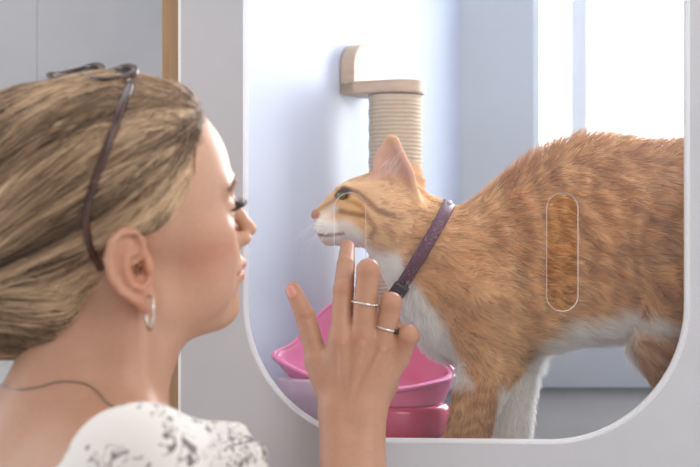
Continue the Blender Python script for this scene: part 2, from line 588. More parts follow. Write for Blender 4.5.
def cat_fn(p):
    # trunk
    f = ell(p, cp(598, 236), (cr(104), .064, cr(96)))
    f = smin(f, ell(p, cp(690, 236), (cr(92), .066, cr(90))), .03)
    f = smin(f, ell(p, cp(497, 281), (cr(72), .058, cr(80))), .03)
    f = smin(f, ell(p, cp(545, 262), (cr(80), .060, cr(82))), .03)
    f = smin(f, ell(p, cp(612, 284), (cr(72), .048, cr(52))), .02)
    # neck and throat
    f = smin(f, chain(p, [cp(470, 273), cp(428, 246), cp(398, 223)], [cr(57), cr(44), cr(39)]), .02)
    f = smin(f, chain(p, [cp(455, 318), cp(428, 285), cp(400, 245)], [cr(42), cr(38), cr(28)]), .02)
    # skull, cheeks, muzzle
    f = smin(f, ell(p, cp(383, 207), (cr(36), .040, cr(37))), .012)
    f = smin(f, ell(p, cp(360, 203), (cr(28), .033, cr(24))), .012)
    for s in (-1, 1):
        f = smin(f, ell(p, cp(383, 226, s * .026), (cr(26), .018, cr(22))), .014)
        f = smin(f, ell(p, cp(362, 222, s * .020), (cr(22), .014, cr(18))), .010)
        f = smin(f, ell(p, cp(329, 227, s * .009), (cr(14.5), .011, cr(11.5))), .006)
        f = smin(f, ell(p, cp(348, 189.5, s * .0225), (cr(13), .008, cr(6))), .007)      # brow over the eye
    f = smin(f, chain(p, [cp(355, 201), cp(336, 206), cp(322, 213)], [cr(20), cr(13.5), cr(7.5)]), .008)
    f = smin(f, chain(p, [cp(352, 228), cp(331, 233), cp(328, 239)], [cr(20), cr(13), cr(7)]), .008)
    f = smin(f, ell(p, cp(316.5, 215), (cr(5.5), .0065, cr(5.5))), .003)
    # eye hollow
    for s in (-1, 1):
        f = smax(f, -ell(p, cp(342, 196, s * .0265), (cr(7.5), .007, cr(3.6))), .005)
    # mouth line
    for s in (-1, 1):
        f = smax(f, -chain(p, [cp(313, 232.5, s * .004), cp(326, 236, s * .0155), cp(343, 233.5, s * .026)], [.0012, .0016, .001]), .002)
    # front legs: near one ginger, far one white
    f = smin(f, chain(p, [cp(490, 300, -.034), cp(489, 360, -.036), cp(475, 405, -.036), cp(467, 438, -.036)], [cr(46), cr(31), cr(22), cr(20.5)]), .014)
    f = smin(f, ell(p, cp(462, 446, -.036), (cr(29), .019, cr(11))), .008)
    f = smin(f, chain(p, [cp(512, 320, .034), cp(512, 372, .036), cp(511, 410, .036), cp(509, 438, .036)], [cr(40), cr(25), cr(20.5), cr(19.5)]), .012)
    f = smin(f, ell(p, cp(496, 446, .036), (cr(26), .019, cr(11))), .008)
    # hind legs
    for s, dx in ((-1, 0), (1, 22)):
        f = smin(f, ell(p, cp(705 + dx, 275, s * .036), (cr(62), .034, cr(78))), .016)
        f = smin(f, chain(p, [cp(690 + dx, 300, s * .038), cp(662 + dx, 342, s * .040), cp(690 + dx, 388, s * .040), cp(712 + dx, 412, s * .040), cp(702 + dx, 440, s * .040)],
                          [cr(50), cr(30), cr(27), cr(17), cr(15)]), .012)
        f = smin(f, ell(p, cp(692 + dx, 447, s * .040), (cr(28), .018, cr(10))), .008)
    # tail
    f = smin(f, chain(p, [cp(765, 205), cp(806, 235), cp(840, 300), cp(868, 370)], [cr(28), cr(17), cr(14), cr(11)], .01), .02)
    return f


def ear_parts(s):
    """near ear s=-1, far ear s=+1: outline front base, tip, back base"""
    if s < 0:
        fb, tip, bb = cp(374, 180, -.021), cp(392.5, 139, -.029), cp(417, 200, -.030)
        out = np.array([-.30, -.85, .15])
    else:
        fb, tip, bb = cp(392, 180, .020), cp(415, 166, .030), cp(420, 196, .020)
        out = np.array([-.5, .75, .2])
    return fb, tip, bb, out / np.linalg.norm(out)


def ear_fn(s):
    fb, tip, bb, out = ear_parts(s)
    mid = (fb + bb) / 2 + np.array([0, -.004 * -s, 0])
    def fn(p):
        f = None
        for t in np.linspace(0, 1, 15):
            # shell swept between the two edges, bulging away behind
            bow = np.sin(np.pi * t)
            base = fb * (1 - t) + bb * t - out * .018 * bow
            top = tip + (bb - fb) * .15 * (t - .5) - out * .001 * bow
            mid = base * .48 + top * .52 - out * .005 * bow + (bb - fb) * .24 * (t - .5)
            g = cone(p, base, mid, .0034, .0027)
            g = np.minimum(g, cone(p, mid, top, .0027, .0017))
            f = g if f is None else smin(f, g, .004)
        return f
    return fn


def cat_all(p):
    f = cat_fn(p)
    for s in (-1, 1):
        f = smin(f, ear_fn(s)(p), .004)
    return f


def px_of(V):
    k = F / (D + V[:, 1])
    return 350 + V[:, 0] * k, 233.5 - (V[:, 2] - ZC) * k


ORANGE = np.array([.83, .515, .26]); DARK = np.array([.46, .205, .065]); CREAM = np.array([.90, .62, .34])
WHITE = np.array([.95, .93, .90]); PINK = np.array([.80, .46, .38])


def seg_d(x, y, pts):
    d = np.full(len(x), 1e9)
    for (ax, ay), (bx, by) in zip(pts[:-1], pts[1:]):
        t = np.clip(((x - ax) * (bx - ax) + (y - ay) * (by - ay)) / ((bx - ax) ** 2 + (by - ay) ** 2), 0, 1)
        d = np.minimum(d, np.hypot(x - ax - t * (bx - ax), y - ay - t * (by - ay)))
    return d


def cat_color(V):
    """coat pattern: ginger with darker tabby bands, white bib, belly and feet"""
    X = 350 + V[:, 0] / K1; Y = 233.5 - (V[:, 2] - ZC) / K1      # cat's own side-view plane
    dy = V[:, 1] - YC
    nz = vnoise(np.c_[V[:, 0] * 60, V[:, 1] * 60, V[:, 2] * 60], 3)
    n2 = vnoise(np.c_[V[:, 0] * 25, V[:, 1] * 25, V[:, 2] * 25], 5)
    wob = (n2 - .5) * 34 + (nz - .5) * 12
    # body bands: slanted bars
    ph = (X - .18 * (Y - 230) + wob) / 21.0
    bars = .5 + .5 * np.sin(2 * np.pi * ph)
    bars = bars * sstep(440, 520, X) * (1 - .5 * sstep(260, 330, Y)) * (.6 + .8 * n2)
    # leg rings
    leg = sstep(372, 392, Y) * (.5 + .5 * np.sin(2 * np.pi * (Y + .25 * X + (nz - .5) * 12) / 13.5))
    hind = sstep(618, 632, X) * sstep(322, 338, Y)
    hb = hind * (.5 + .5 * np.sin(2 * np.pi * (Y - .5 * X + wob * .4) / 15))
    dk = np.clip(.08 + .85 * bars * (1 - sstep(360, 380, Y)) + .75 * leg * (X < 560) + .45 * hb + .35 * (nz - .5), 0, 1)
    col = ORANGE + (DARK - ORANGE) * dk[:, None]
    col = col + (CREAM - col) * (hind * (1 - hb) * .5)[:, None]
    lite = sstep(.45, .8, n2) * .45
    col = col + (CREAM - col) * lite[:, None]
    # dark spine
    sp = sstep(30, 0, Y - (140 + np.abs(X - 625) ** 1.7 * .012)) * sstep(.03, .01, np.abs(dy)) * sstep(460, 520, X)
    col = col + (DARK - col) * (.55 * sp)[:, None]
    # head: paler, with brown cheek stripes
    head = sstep(424, 404, X + .2 * (Y - 200))
    hc = np.array([.84, .54, .28])
    col = col + (hc - col) * (head * .75)[:, None]
    for pts, wdt, a in (([(344, 189), (357, 193), (368, 203), (378, 212), (392, 216)], 2.2, .85), ([(337, 211), (352, 214), (366, 217), (374, 228), (370, 238)], 2.0, .75),
                        ([(352, 181), (370, 176), (384, 178)], 3, .35), ([(346, 200), (360, 206), (366, 214)], 1.8, .4), ([(384, 226), (392, 238)], 2.4, .45),
                        ([(318, 210), (330, 203), (340, 197)], 1.6, .5)):
        m = sstep(wdt * 2.0, wdt * .5, seg_d(X, Y, pts)) * a * head
        col = col + (np.array([.28, .12, .04]) - col) * m[:, None]
    # white: muzzle, chin, throat, bib
    mz = sstep(6, -6, seg_d(X, Y, [(322, 228), (338, 232), (352, 240)]) - 13 + (nz - .5) * 5)
    mz = np.maximum(mz, sstep(4, -3, seg_d(X, Y, [(324, 216), (334, 210)]) - 4) * .7)
    thr = sstep(-7, 9, (Y - np.interp(X, [320, 350, 380, 400, 420, 440, 456, 470, 500], [246, 240, 246, 262, 290, 322, 352, 380, 470])) + (nz - .5) * 22) * (X < 470) * sstep(388, 372, Y - .0 * X)
    bel = sstep(-8, 10, Y - np.interp(X, [505, 525, 545, 580, 620, 650, 680, 720], [390, 357, 329, 315, 314, 314, 330, 345]) + (nz - .5) * 18) * sstep(512, 535, X - .0 * Y) * (1 - hind * sstep(-.006, -.02, dy) * .92)
    far = sstep(.0, .012, dy) * sstep(352, 378, Y) * (X > 470) * (X < 560)
    inner = sstep(488, 497, X + (nz - .5) * 6) * sstep(374, 388, Y) * (X < 560)
    chest = sstep(-.025, .005, dy) * sstep(300, 330, Y) * (X < 490)
    wh = np.clip(np.maximum.reduce([mz, thr, bel, far, inner, chest]), 0, 1)
    col = col + (WHITE - col) * wh[:, None]
    # nose leather, lips
    ns = sstep(6.4, 4.2, np.hypot(X - 314.5, (Y - 214.5) * .95))
    col = col + (np.array([.55, .25, .17]) - col) * ns[:, None]
    lp = sstep(2.4, .8, seg_d(X, Y, [(313, 233), (326, 236.5), (343, 233.5)]))
    col = col + (np.array([.42, .22, .20]) - col) * (lp * .8)[:, None]
    eye = sstep(3.6, 1.6, seg_d(X, Y, [(337, 196), (343, 190), (349, 191.5)]))
    col = col + (np.array([.10, .055, .03]) - col) * (eye * head)[:, None]
    # ears: pink inside, pale ginger outside
    for s in (-1, 1):
        fb, tip, bb, out = ear_parts(s)
        ec = (fb + bb + tip) / 3
        eu = tip - (fb + bb) / 2; L = np.linalg.norm(eu); eu = eu / L
        h = ((V - (fb + bb) / 2) @ eu) / L
        dd = ear_fn(s)(V.astype(np.float32))
        on = sstep(.006, .0015, dd) * sstep(.0, .35, h)
        ns_ = normal(ear_fn(s), V, .001)
        ins = on * sstep(-.1, .35, ns_ @ out) * sstep(1.06, .75, h)
        col = col + (np.array([.66, .38, .18]) - col) * (on * .8)[:, None]
        col = col + (PINK - col) * (ins * .75)[:, None]
    return np.clip(col, .01, 1), ns, wh, head


n = NT('cat_skin')
at = n.n('ShaderNodeAttribute', attribute_name='tint')
f = n.noise(900, 3)
n.set(Base_Color=n.mix(.25, at.outputs['Color'], n.mix(f, (.3, .16, .08), (.9, .7, .5)), 'MULTIPLY'), Roughness=.75, Subsurface_Weight=.1, Subsurface_Scale=.005)
M_catskin = n.m
n = NT('cat_fur')
at = n.n('ShaderNodeAttribute', attribute_name='tint')
df = n.n('ShaderNodeBsdfDiffuse'); tl = n.n('ShaderNodeBsdfTranslucent'); gl = n.n('ShaderNodeBsdfGlossy'); gl.inputs['Roughness'].default_value = .45
n.l(at.outputs['Color'], df.inputs['Color']); n.l(at.outputs['Color'], tl.inputs['Color'])
m1 = n.n('ShaderNodeMixShader'); m1.inputs[0].default_value = .45; n.l(df.outputs[0], m1.inputs[1]); n.l(tl.outputs[0], m1.inputs[2])
m2 = n.n('ShaderNodeMixShader'); m2.inputs[0].default_value = .06; n.l(m1.outputs[0], m2.inputs[1]); n.l(gl.outputs[0], m2.inputs[2])
n.l(m2.outputs[0], n.out.inputs['Surface'])
M_fur = n.m

cV, cQ = surface(cat_all, P(300, 470, YC) - np.array([0, .12, 0]), P(900, 120, YC) + np.array([0, .12, 0]), .0026)
ccol, cnose, cwh, chead = cat_color(cV)
cat = mesh_obj('cat', cV, cQ, M_catskin, attrs={'tint': ccol})
tag(cat, 'ginger tabby cat with white bib and belly standing side-on behind the acrylic pane', 'cat')

# fur
NF = 90000
sd = sample_faces(cV, cQ, NF)
dn = normal(cat_all, sd, .002)
X = 350 + sd[:, 0] / K1; Y = 233.5 - (sd[:, 2] - ZC) / K1
fcol, fn_, fwh, fhd = cat_color(sd)
# lay of the coat: towards the tail, downwards on flanks and legs, away from the nose on the face
flow = np.zeros((NF, 3)); flow[:, 0] = 1.0; flow[:, 2] = -.35
legm = sstep(360, 385, Y)
flow[:, 0] -= .9 * legm; flow[:, 2] -= .9 * legm
hd = fhd[:, None]
face = sd - cp(312, 216)
face /= np.linalg.norm(face, axis=1)[:, None]
flow = flow * (1 - hd) + face * hd
bib = (sstep(0, 30, Y - np.interp(X, [350, 400, 440], [235, 255, 310])) * (X < 450))[:, None]
flow = flow * (1 - bib) + np.array([.35, 0, -1.]) * bib
wv = np.c_[vnoise(sd * 70, 11), vnoise(sd * 70, 12), vnoise(sd * 70, 13)] - .5
flow = flow + wv * .9
flow -= dn * (flow * dn).sum(1)[:, None]
flow /= np.linalg.norm(flow, axis=1)[:, None] + 1e-9
earf = np.zeros(NF)
for s in (-1, 1):
    earf = np.maximum(earf, sstep(.006, .002, ear_fn(s)(sd.astype(np.float32))))
ln = .0125 + .006 * rng.random(NF)
back = sstep(40, 0, Y - (135 + np.abs(X - 625) ** 1.7 * .012)) * sstep(440, 520, X)
ln *= 1 + .55 * back
ln = ln * (1 - .55 * fhd * sstep(410, 370, X)) * (1 - .3 * legm)
ln = ln * (1 + .55 * fwh * sstep(300, 325, Y) * (X > 530))
ln = np.where((X < 352) & (fhd > .5), ln * .45, ln)
ln = np.where(earf > .3, .0035, ln)
lift = .28 + .25 * rng.random(NF) + .38 * back + .15 * fwh * (1 - fhd)
lift = np.where(fhd > .6, .18, lift)
keep = (fn_ < .3) & ~((np.hypot(X - 342, Y - 194) < 5) & (fhd > .5))
m = 5
ts = np.linspace(0, 1, m)
clump = np.c_[vnoise(sd * 260, 21), vnoise(sd * 260, 22), vnoise(sd * 260, 23)] - .5
clump -= dn * (clump * dn).sum(1)[:, None]
pts = sd[:, None, :] - dn[:, None, :] * .0006 + ln[:, None, None] * (
    ts[None, :, None] * flow[:, None, :] * np.sqrt(1 - np.clip(lift, 0, .95) ** 2)[:, None, None]
    + (ts - .32 * ts ** 2)[None, :, None] * dn[:, None, :] * lift[:, None, None]
    + (ts ** 2)[None, :, None] * clump[:, None, :] * .55)
val = ((.68 + .50 * rng.random(NF)) * (.52 + .96 * vnoise(np.c_[sd[:, 0] * 150, sd[:, 1] * 260, sd[:, 2] * 330 + sd[:, 0] * 90], 41)))[:, None]
val = val + (1 - val) * .7 * fwh[:, None]
fcol = np.clip(fcol * val, 0, 1)
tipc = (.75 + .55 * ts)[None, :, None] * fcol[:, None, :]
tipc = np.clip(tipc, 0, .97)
rad = (.00021 * (1 - .8 * ts))[None, :] * np.ones((NF, 1))
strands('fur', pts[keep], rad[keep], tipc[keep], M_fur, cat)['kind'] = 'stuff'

# eyes, whiskers
n = NT('cat_eye'); n.set(Base_Color=(.16, .13, .03), Roughness=.05, Coat_Weight=1.0); M_ceye = n.m
M_whisk = simple('whisker', (.95, .95, .95), .4, 0)
for s in (-1, 1):
    bm = bmesh.new(); bmesh.ops.create_uvsphere(bm, u_segments=20, v_segments=14, radius=.0055)
    c = cp(342.5, 195, s * .0208)
    for v in bm.verts: v.co = v.co + Vector(c)
    tag(bm_obj('eye', bm, M_ceye, cat, smooth=True), 'narrowed dark eye')
for s in (-1, 1):
    for i in range(7):
        a = rng.random()
        st = cp(323 + 8 * rng.random(), 224 + 7 * (i / 6), s * .018)
        en = st + np.array([-.006 - .03 * a + .0, s * (.03 + .012 * rng.random()), -.008 - .030 * i / 6 + .012 * rng.random()]) * (1.0 if s < 0 else 1.2)
        en[1] = max(en[1], .03)
        md = (st + en) / 2 + np.array([-.004, 0, .006])
        tube('whisker', spline([st, md, en], 9), np.linspace(.00022, .00006, 9), M_whisk, cat, seg=5)

# pale tufts inside the ears
for s in (-1, 1):
    fb, tip, bb, out = ear_parts(s)
    T_ = []
    for k in range(46):
        a, b = rng.random(), rng.random() * .45
        st = (fb * (1 - a * .55) + bb * a * .55) * (1 - b) + tip * b + out * .001
        dr = (tip - fb) * .45 + (bb - fb) * (.25 - .2 * a) + out * .006 + (rng.random(3) - .5) * .008
        T_.append([st + dr * u * (.5 + .5 * a) + out * .004 * math.sin(3 * u) for u in np.linspace(0, 1, 5)])
    strands('ear_tuft', np.array(T_), np.linspace(.00014, .00003, 5)[None], np.full((46, 3), .85), M_fur, cat)['kind'] = 'stuff'

# collar
def collar_axis():
    t = cp(447, 206); b = cp(396, 292)
    return t, b
ct, cb = collar_axis()
cc = (ct + cb) / 2
ca = (ct - cb) / np.linalg.norm(ct - cb)
cax = np.array([-ca[2], 0, ca[0]])              # along the neck, towards the head
if cax[0] > 0: cax = -cax
N = 72
loop, nrm = [], []
for k in range(N):
    a = 2 * math.pi * k / N
    d = ca * math.cos(a) + np.array([0, -1, 0]) * math.sin(a)
    r = np.linspace(.01, .12, 300)
    q = cat_all((cc + r[:, None] * d).astype(np.float32))
    i = np.argmax(q > 0)
    loop.append(r[i]); nrm.append(d)
loop = np.array(loop)
for _ in range(6): loop = (np.roll(loop, 1) + loop * 2 + np.roll(loop, -1)) / 4
loop += .0042
V, Fc = [], []
hwid = .0068
prof = [(-1, 0), (-.85, .0011), (.85, .0011), (1, 0), (.85, -.0009), (-.85, -.0009)]
for k in range(N):
    for u, v in prof:
        V.append(cc + nrm[k] * (loop[k] + v) + cax * hwid * u)
for k in range(N):
    j = (k + 1) % N
    for u in range(6):
        w_ = (u + 1) % 6
        Fc.append((k * 6 + u, k * 6 + w_, j * 6 + w_, j * 6 + u))
n = NT('collar_web')
f = n.noise(420, 2)
n.set(Base_Color=n.ramp(f, [(.35, (.055, .008, .028)), (.62, (.12, .022, .06)), (.78, (.34, .17, .24))]), Roughness=.5)
n.bump(f, .4, .001)
M_col = n.m
collar = empty('cat_collar', tuple(cc - ca * .05))
tag(collar, 'glittery plum coloured collar with dark buckle round the ginger cat neck', 'collar')
mesh_obj('strap', V, Fc, M_col, collar)
M_buck = simple('buckle_plastic', (.03, .02, .025), .3, 0)
kb = int(N * .415)
for kk, sc in ((kb, 1.0),):
    d = nrm[kk]; o = cc + d * (loop[kk] + .0030)
    tgt = np.cross(d, cax)
    bm = bmesh.new()
    for (u0, u1, v0, v1) in ((-.0085, .0085, -.010, -.0065), (-.0085, .0085, .0065, .010), (-.0085, -.0056, -.007, .007), (.0056, .0085, -.007, .007), (-.0085, .0085, -.0016, .0016)):
        b2 = box_bm(u0, u1, v0, v1, -.0019, .0019, .0008)
        me = bpy.data.meshes.new('tmp'); b2.to_mesh(me); b2.free(); bm.from_mesh(me); bpy.data.meshes.remove(me)
    for v in bm.verts:
        v.co = Vector(o + cax * v.co.x + tgt * v.co.y + d * v.co.z)
    bm_obj('buckle', bm, M_buck, collar)
k2 = int(N * .055)
d = nrm[k2]; o = cc + d * (loop[k2] + .002)
bm = bmesh.new(); bmesh.ops.create_uvsphere(bm, u_segments=12, v_segments=8, radius=.0026)
for v in bm.verts: v.co = v.co + Vector(o)
tag(bm_obj('charm', bm, simple('charm_pearl', (.8, .78, .82), .2, 0), collar, smooth=True), 'small pale bead on the strap')
# ================================================================== the woman in front of the panel
HY, HP, HR = math.radians(21.5), math.radians(8.5), math.radians(15.5)
_cy, _sy, _cp, _sp, _cr, _sr = math.cos(HY), math.sin(HY), math.cos(HP), math.sin(HP), math.cos(HR), math.sin(HR)
HM = np.array([[_cy, -_sy, 0], [_sy, _cy, 0], [0, 0, 1]]) @ np.array([[_cp, 0, -_sp], [0, 1, 0], [_sp, 0, _cp]]) @ np.array([[1, 0, 0], [0, _cr, -_sr], [0, _sr, _cr]])
HO = np.array([-.1865, -.27, ZC + .005])
HS = .00103


def to_world(l): return (np.asarray(l, float) @ HM.T) * HS + HO
def to_head(w): return ((w - HO.astype(w.dtype)) @ HM.astype(w.dtype)) / HS


def face_fn(q):
    """head in millimetres: a forward, b to her left, u up, origin between the ears"""
    q = q.copy()
    m = q.copy(); m[:, 1] = np.abs(m[:, 1])                      # mirrored half
    f = ell(q, (-3, 0, 36), (90, 71, 79))
    f = smin(f, ell(q, (42, 0, 36), (47, 58, 56)), 12)
    f = smin(f, ell(q, (48, 0, -12), (43, 54, 58)), 18)
    f = smin(f, cone(m, (10, 45, -46), (72, 12, -76), 14, 13), 22)
    f = smin(f, ell(q, (64, 0, -44), (32, 34, 38)), 14)
    f = smin(f, ell(q, (79, 0, -78), (13.5, 15, 13.5)), 10)
    f = smin(f, ell(q, (56, 0, -80), (28, 30, 17)), 14)
    f = smin(f, ell(m, (56, 44, -2), (22, 17, 16)), 14)
    f = smin(f, ell(m, (58, 33, -24), (25, 19, 22)), 14)
    f = smin(f, ell(m, (54, 36, -48), (22, 15, 22)), 16)
    f = smin(f, cone(m, (90, 8, 27), (74, 38, 31), 5.5, 5), 10)
    f = smax(f, -ell(m, (91, 31, 13), (14, 14, 11)), 9)
    # nose
    n_ = cone(q, (88, 0, 17), (104, 0, -14), 4.6, 5.6)
    n_ = smin(n_, ell(q, (106.5, 0, -17.5), (6.4, 6.8, 5.8)), 4)
    n_ = smin(n_, ell(m, (97, 9.5, -22), (8, 5.8, 6)), 5)
    n_ = smin(n_, cone(q, (101, 0, -24), (95, 0, -30), 4.2, 4), 4)
    f = smin(f, n_, 6)
    f = smax(f, -ell(m, (101, 5.5, -27.5), (4, 2.5, 3.6)), 2.5)
    # lips
    up = chain(m, [(95.5, 0, -42.5), (94, 8, -43), (82, 26, -46)], [4.8, 5.0, 2.4], 3)
    lo = chain(m, [(93, 0, -53), (91.5, 9, -52.5), (82, 25, -47.5)], [5.6, 5.2, 2.4], 3)
    f = smin(f, up, 4); f = smin(f, lo, 4)
    f = smax(f, -chain(m, [(99, 0, -48), (96, 10, -47.6), (83.5, 27, -46)], [1.2, 1.2, .8]), 2)
    f = smax(f, -ell(m, (88, 31, -46), (3, 4, 6)), 5)              # corner of the mouth, smiling fold
    # lids round the eyeball
    lid = ell(m, (73, 31, 13), (13.2, 13.6, 12.4))
    lid = smax(lid, -ell(m, (86.5, 32, 12), (7, 13.5, 3.2)), 1.2)
    f = smin(f, lid, 3.5)
    return f


def ear_local(q):
    """near ear only: p forward, r up, n outwards"""
    o = np.array([-8, -74, -11], np.float32)
    t = math.radians(14)
    e = q - o
    p = e[:, 0] * math.cos(t) + e[:, 2] * math.sin(t)
    r = -e[:, 0] * math.sin(t) + e[:, 2] * math.cos(t)
    nn = -e[:, 1]
    # flare: rear edge stands away from the head
    nn = nn + (p - 8) * .38
    g = np.stack([p, r, nn], -1).astype(np.float32)
    f = ell(g, (-1, 4, -1), (17, 28, 4.2))
    rim = [(9, 6, 1), (13, 18, 2), (9, 28, 2.6), (0, 33, 3), (-10, 30, 3.2), (-17, 20, 3.4), (-19, 7, 3.2), (-16, -6, 2.6), (-10, -17, 2), (-4, -24, 1.5)]
    f = smin(f, chain(g, rim, [2.4, 3.0, 3.3, 3.5, 3.6, 3.5, 3.3, 3.2, 3.2, 3.6]), 2.2)
    f = smin(f, ell(g, (1, -26, .5), (8.5, 9, 4)), 4)
    f = smax(f, -chain(g, [(8, 24, 4), (-2, 28, 5), (-11, 22, 5), (-13.5, 8, 5), (-11, -4, 5)], [2.0, 2.6, 2.8, 2.6, 1.6]), 2)
    anti = [(2, 22, 1.5), (-4, 15, 2), (-7, 4, 2.4), (-6, -7, 2.2), (0, -14, 2), (6, -12, 2)]
    f = smin(f, chain(g, anti, [2.2, 2.6, 3, 3, 3, 2.6]), 2.2)
    f = smax(f, -ell(g, (3, 0, 2.5), (8, 11, 6)), 2.5)
    f = smin(f, ell(g, (11, -3, 1), (4, 6, 4)), 3)
    f = smin(f, cone(g, (8, 7, 0), (0, 5, 0), 2.2, 1.5), 2)
    return f


EAR_C = np.array([-8, -74, -11])
# torso and arm joints, world
SH_R = P(150, 490, -.42)            # near shoulder
SH_L = P(215, 470, -.10) + np.array([-.05, 0.0, -.03])
NK = P(70, 425, -.285)              # base of the neck
WR = P(351, 416, -.055)
EL = np.array([.012, -.17, ZC - .47])


def body_core(p):
    q = to_head(p)
    f = face_fn(q) * HS
    f = smin(f, ear_local(q) * HS, .003)
    # neck
    top = to_world([-8, 0, -42]); top2 = to_world([22, 0, -52])
    nk = cone(p, top, NK, .054, .056)
    nk = smin(nk, cone(p, top2, P(98, 420, -.29), .040, .042), .02)
    nk = smin(nk, cone(p, to_world([-14, -50, -38]), P(134, 425, -.315), .012, .013), .018)    # the long neck muscle
    f = smin(f, nk, .022)
    return smin(f, torso_fn(p), .035)


def torso_fn(p):
    """shoulders, trapezius and trunk"""
    t = smin(cone(p, NK + np.array([0, .01, -.03]), SH_R + np.array([-.01, .04, -.005]), .050, .052), cone(p, NK + np.array([0, .01, -.03]), SH_L, .05, .05), .03)
    t = smin(t, ell(p, P(90, 630, -.29), (.105, .165, .16)), .06)
    t = smin(t, ell(p, P(95, 720, -.29), (.10, .15, .20)), .06)
    return smin(t, cone(p, P(52, 448, -.28), P(-8, 535, -.30), .045, .07), .03)


def arm_fn(p, s=1):
    ex = np.array([1, 0, 0.])
    mid = EL * .35 + WR * .65
    f = smin(cone(p, SH_R, EL, .050, .038), cone(p, EL, mid, .041, .033), .02)
    f = smin(f, smin(cone(p, mid - ex * .006, WR - ex * .0118, .029, .0165), cone(p, mid + ex * .006, WR + ex * .0135, .029, .0165), .012), .02)
    return f


def h(px, py, y): return P(px, py, y)


FINGERS = {
    'index': ([h(341, 338, -.056), h(343.5, 290, -.043), h(345.8, 265, -.020), h(347.5, 247, .003)], [.0110, .0101, .0090, .0073]),
    'middle': ([h(363, 334, -.060), h(368, 270, -.058), h(369, 271, -.026), h(368, 284, -.002)], [.0116, .0108, .0096, .0082]),
    'ring': ([h(384, 341, -.058), h(391, 303, -.062), h(392, 306, -.032), h(389, 322, -.010)], [.0110, .0102, .0092, .0078]),
    'little': ([h(399, 357, -.050), h(408, 335, -.062), h(411, 336, -.036), h(406, 348, -.017)], [.0104, .0098, .0086, .0072]),
    'thumb': ([h(336, 400, -.044), h(317, 358, -.040), h(305.5, 316, -.036), h(293, 290, -.030)], [.0125, .0104, .0100, .0078]),
}


def hand_fn(p):
    f = None
    # back of the hand: one ray per finger from the wrist
    for a, b, ra, rb in ((h(342, 412, -.052), h(341, 340, -.053), .0145, .0125), (h(347, 412, -.055), h(363, 337, -.058), .0150, .0128),
                         (h(357, 412, -.055), h(383, 343, -.056), .0150, .0120), (h(364, 412, -.052), h(396, 360, -.048), .0145, .0115)):
        g = cone(p, a, b, ra, rb)
        f = g if f is None else smin(f, g, .010)
    f = smin(f, cone(p, h(337, 408, -.046), h(318, 362, -.040), .0150, .0130), .012)      # ball of the thumb
    f = smin(f, cone(p, h(326, 372, -.044), h(340, 350, -.050), .0085, .0095), .012)      # web
    f = smin(f, cone(p, h(385, 385, -.034), h(372, 408, -.040), .0130, .0130), .012)      # heel of the hand
    # forearm side of the wrist
    f = smin(f, smin(cone(p, h(341, 410, -.053), WR + np.array([-.0118, 0, -.045]), .0170, .0170), cone(p, h(366, 410, -.053), WR + np.array([.0135, 0, -.045]), .0170, .0170), .012), .012)
    # tendons
    for a, b in ((h(345, 400, -.066), h(342, 345, -.0645)), (h(350, 400, -.0685), h(362, 345, -.069)), (h(356, 400, -.0685), h(382, 350, -.0665))):
        f = smin(f, cone(p, a + np.array([0, -.0010, 0]), b + np.array([0, -.0020, 0]), .0024, .0030), .0045)
    tips = None
    for k, (pts, rad) in FINGERS.items():
        g = None
        for i in range(3):
            c = cone(p, pts[i], pts[i + 1], rad[i], rad[i + 1])
            if i < 2:
                # slight waist between the joints
                md = (np.asarray(pts[i]) + pts[i + 1]) / 2
            g = c if g is None else smin(g, c, .0012)
        # knuckle over the bend
        out = np.array([0, -.0016, 0]) if k != 'thumb' else np.array([-.0005, -.001, .0])
        g = smin(g, ell(p, pts[1] + out, (rad[1] * 1.0, rad[1] * .98, rad[1] * 1.0)), .002)
        tips = g if tips is None else smin(tips, g, .0012)
    f = smin(f, tips, .0055)
    # creases over the index and thumb joints
    for c, w_ in ((h(343.5, 289, -.0598), .0062), (h(343.6, 292, -.0600), .0058), (h(343.6, 286.5, -.0588), .0055), (h(304, 316, -.0462), .006), (h(304.6, 319, -.0465), .0055)):
        f = smax(f, -cone(p, c + np.array([-w_, .0015, .0005]), c + np.array([w_, .0015, 0]), .0006, .0006), .0018)
    return f


def arm_hand(p):
    return smin(arm_fn(p), hand_fn(p), .010)


# ---- skin
SKIN = np.array([.54, .305, .203])


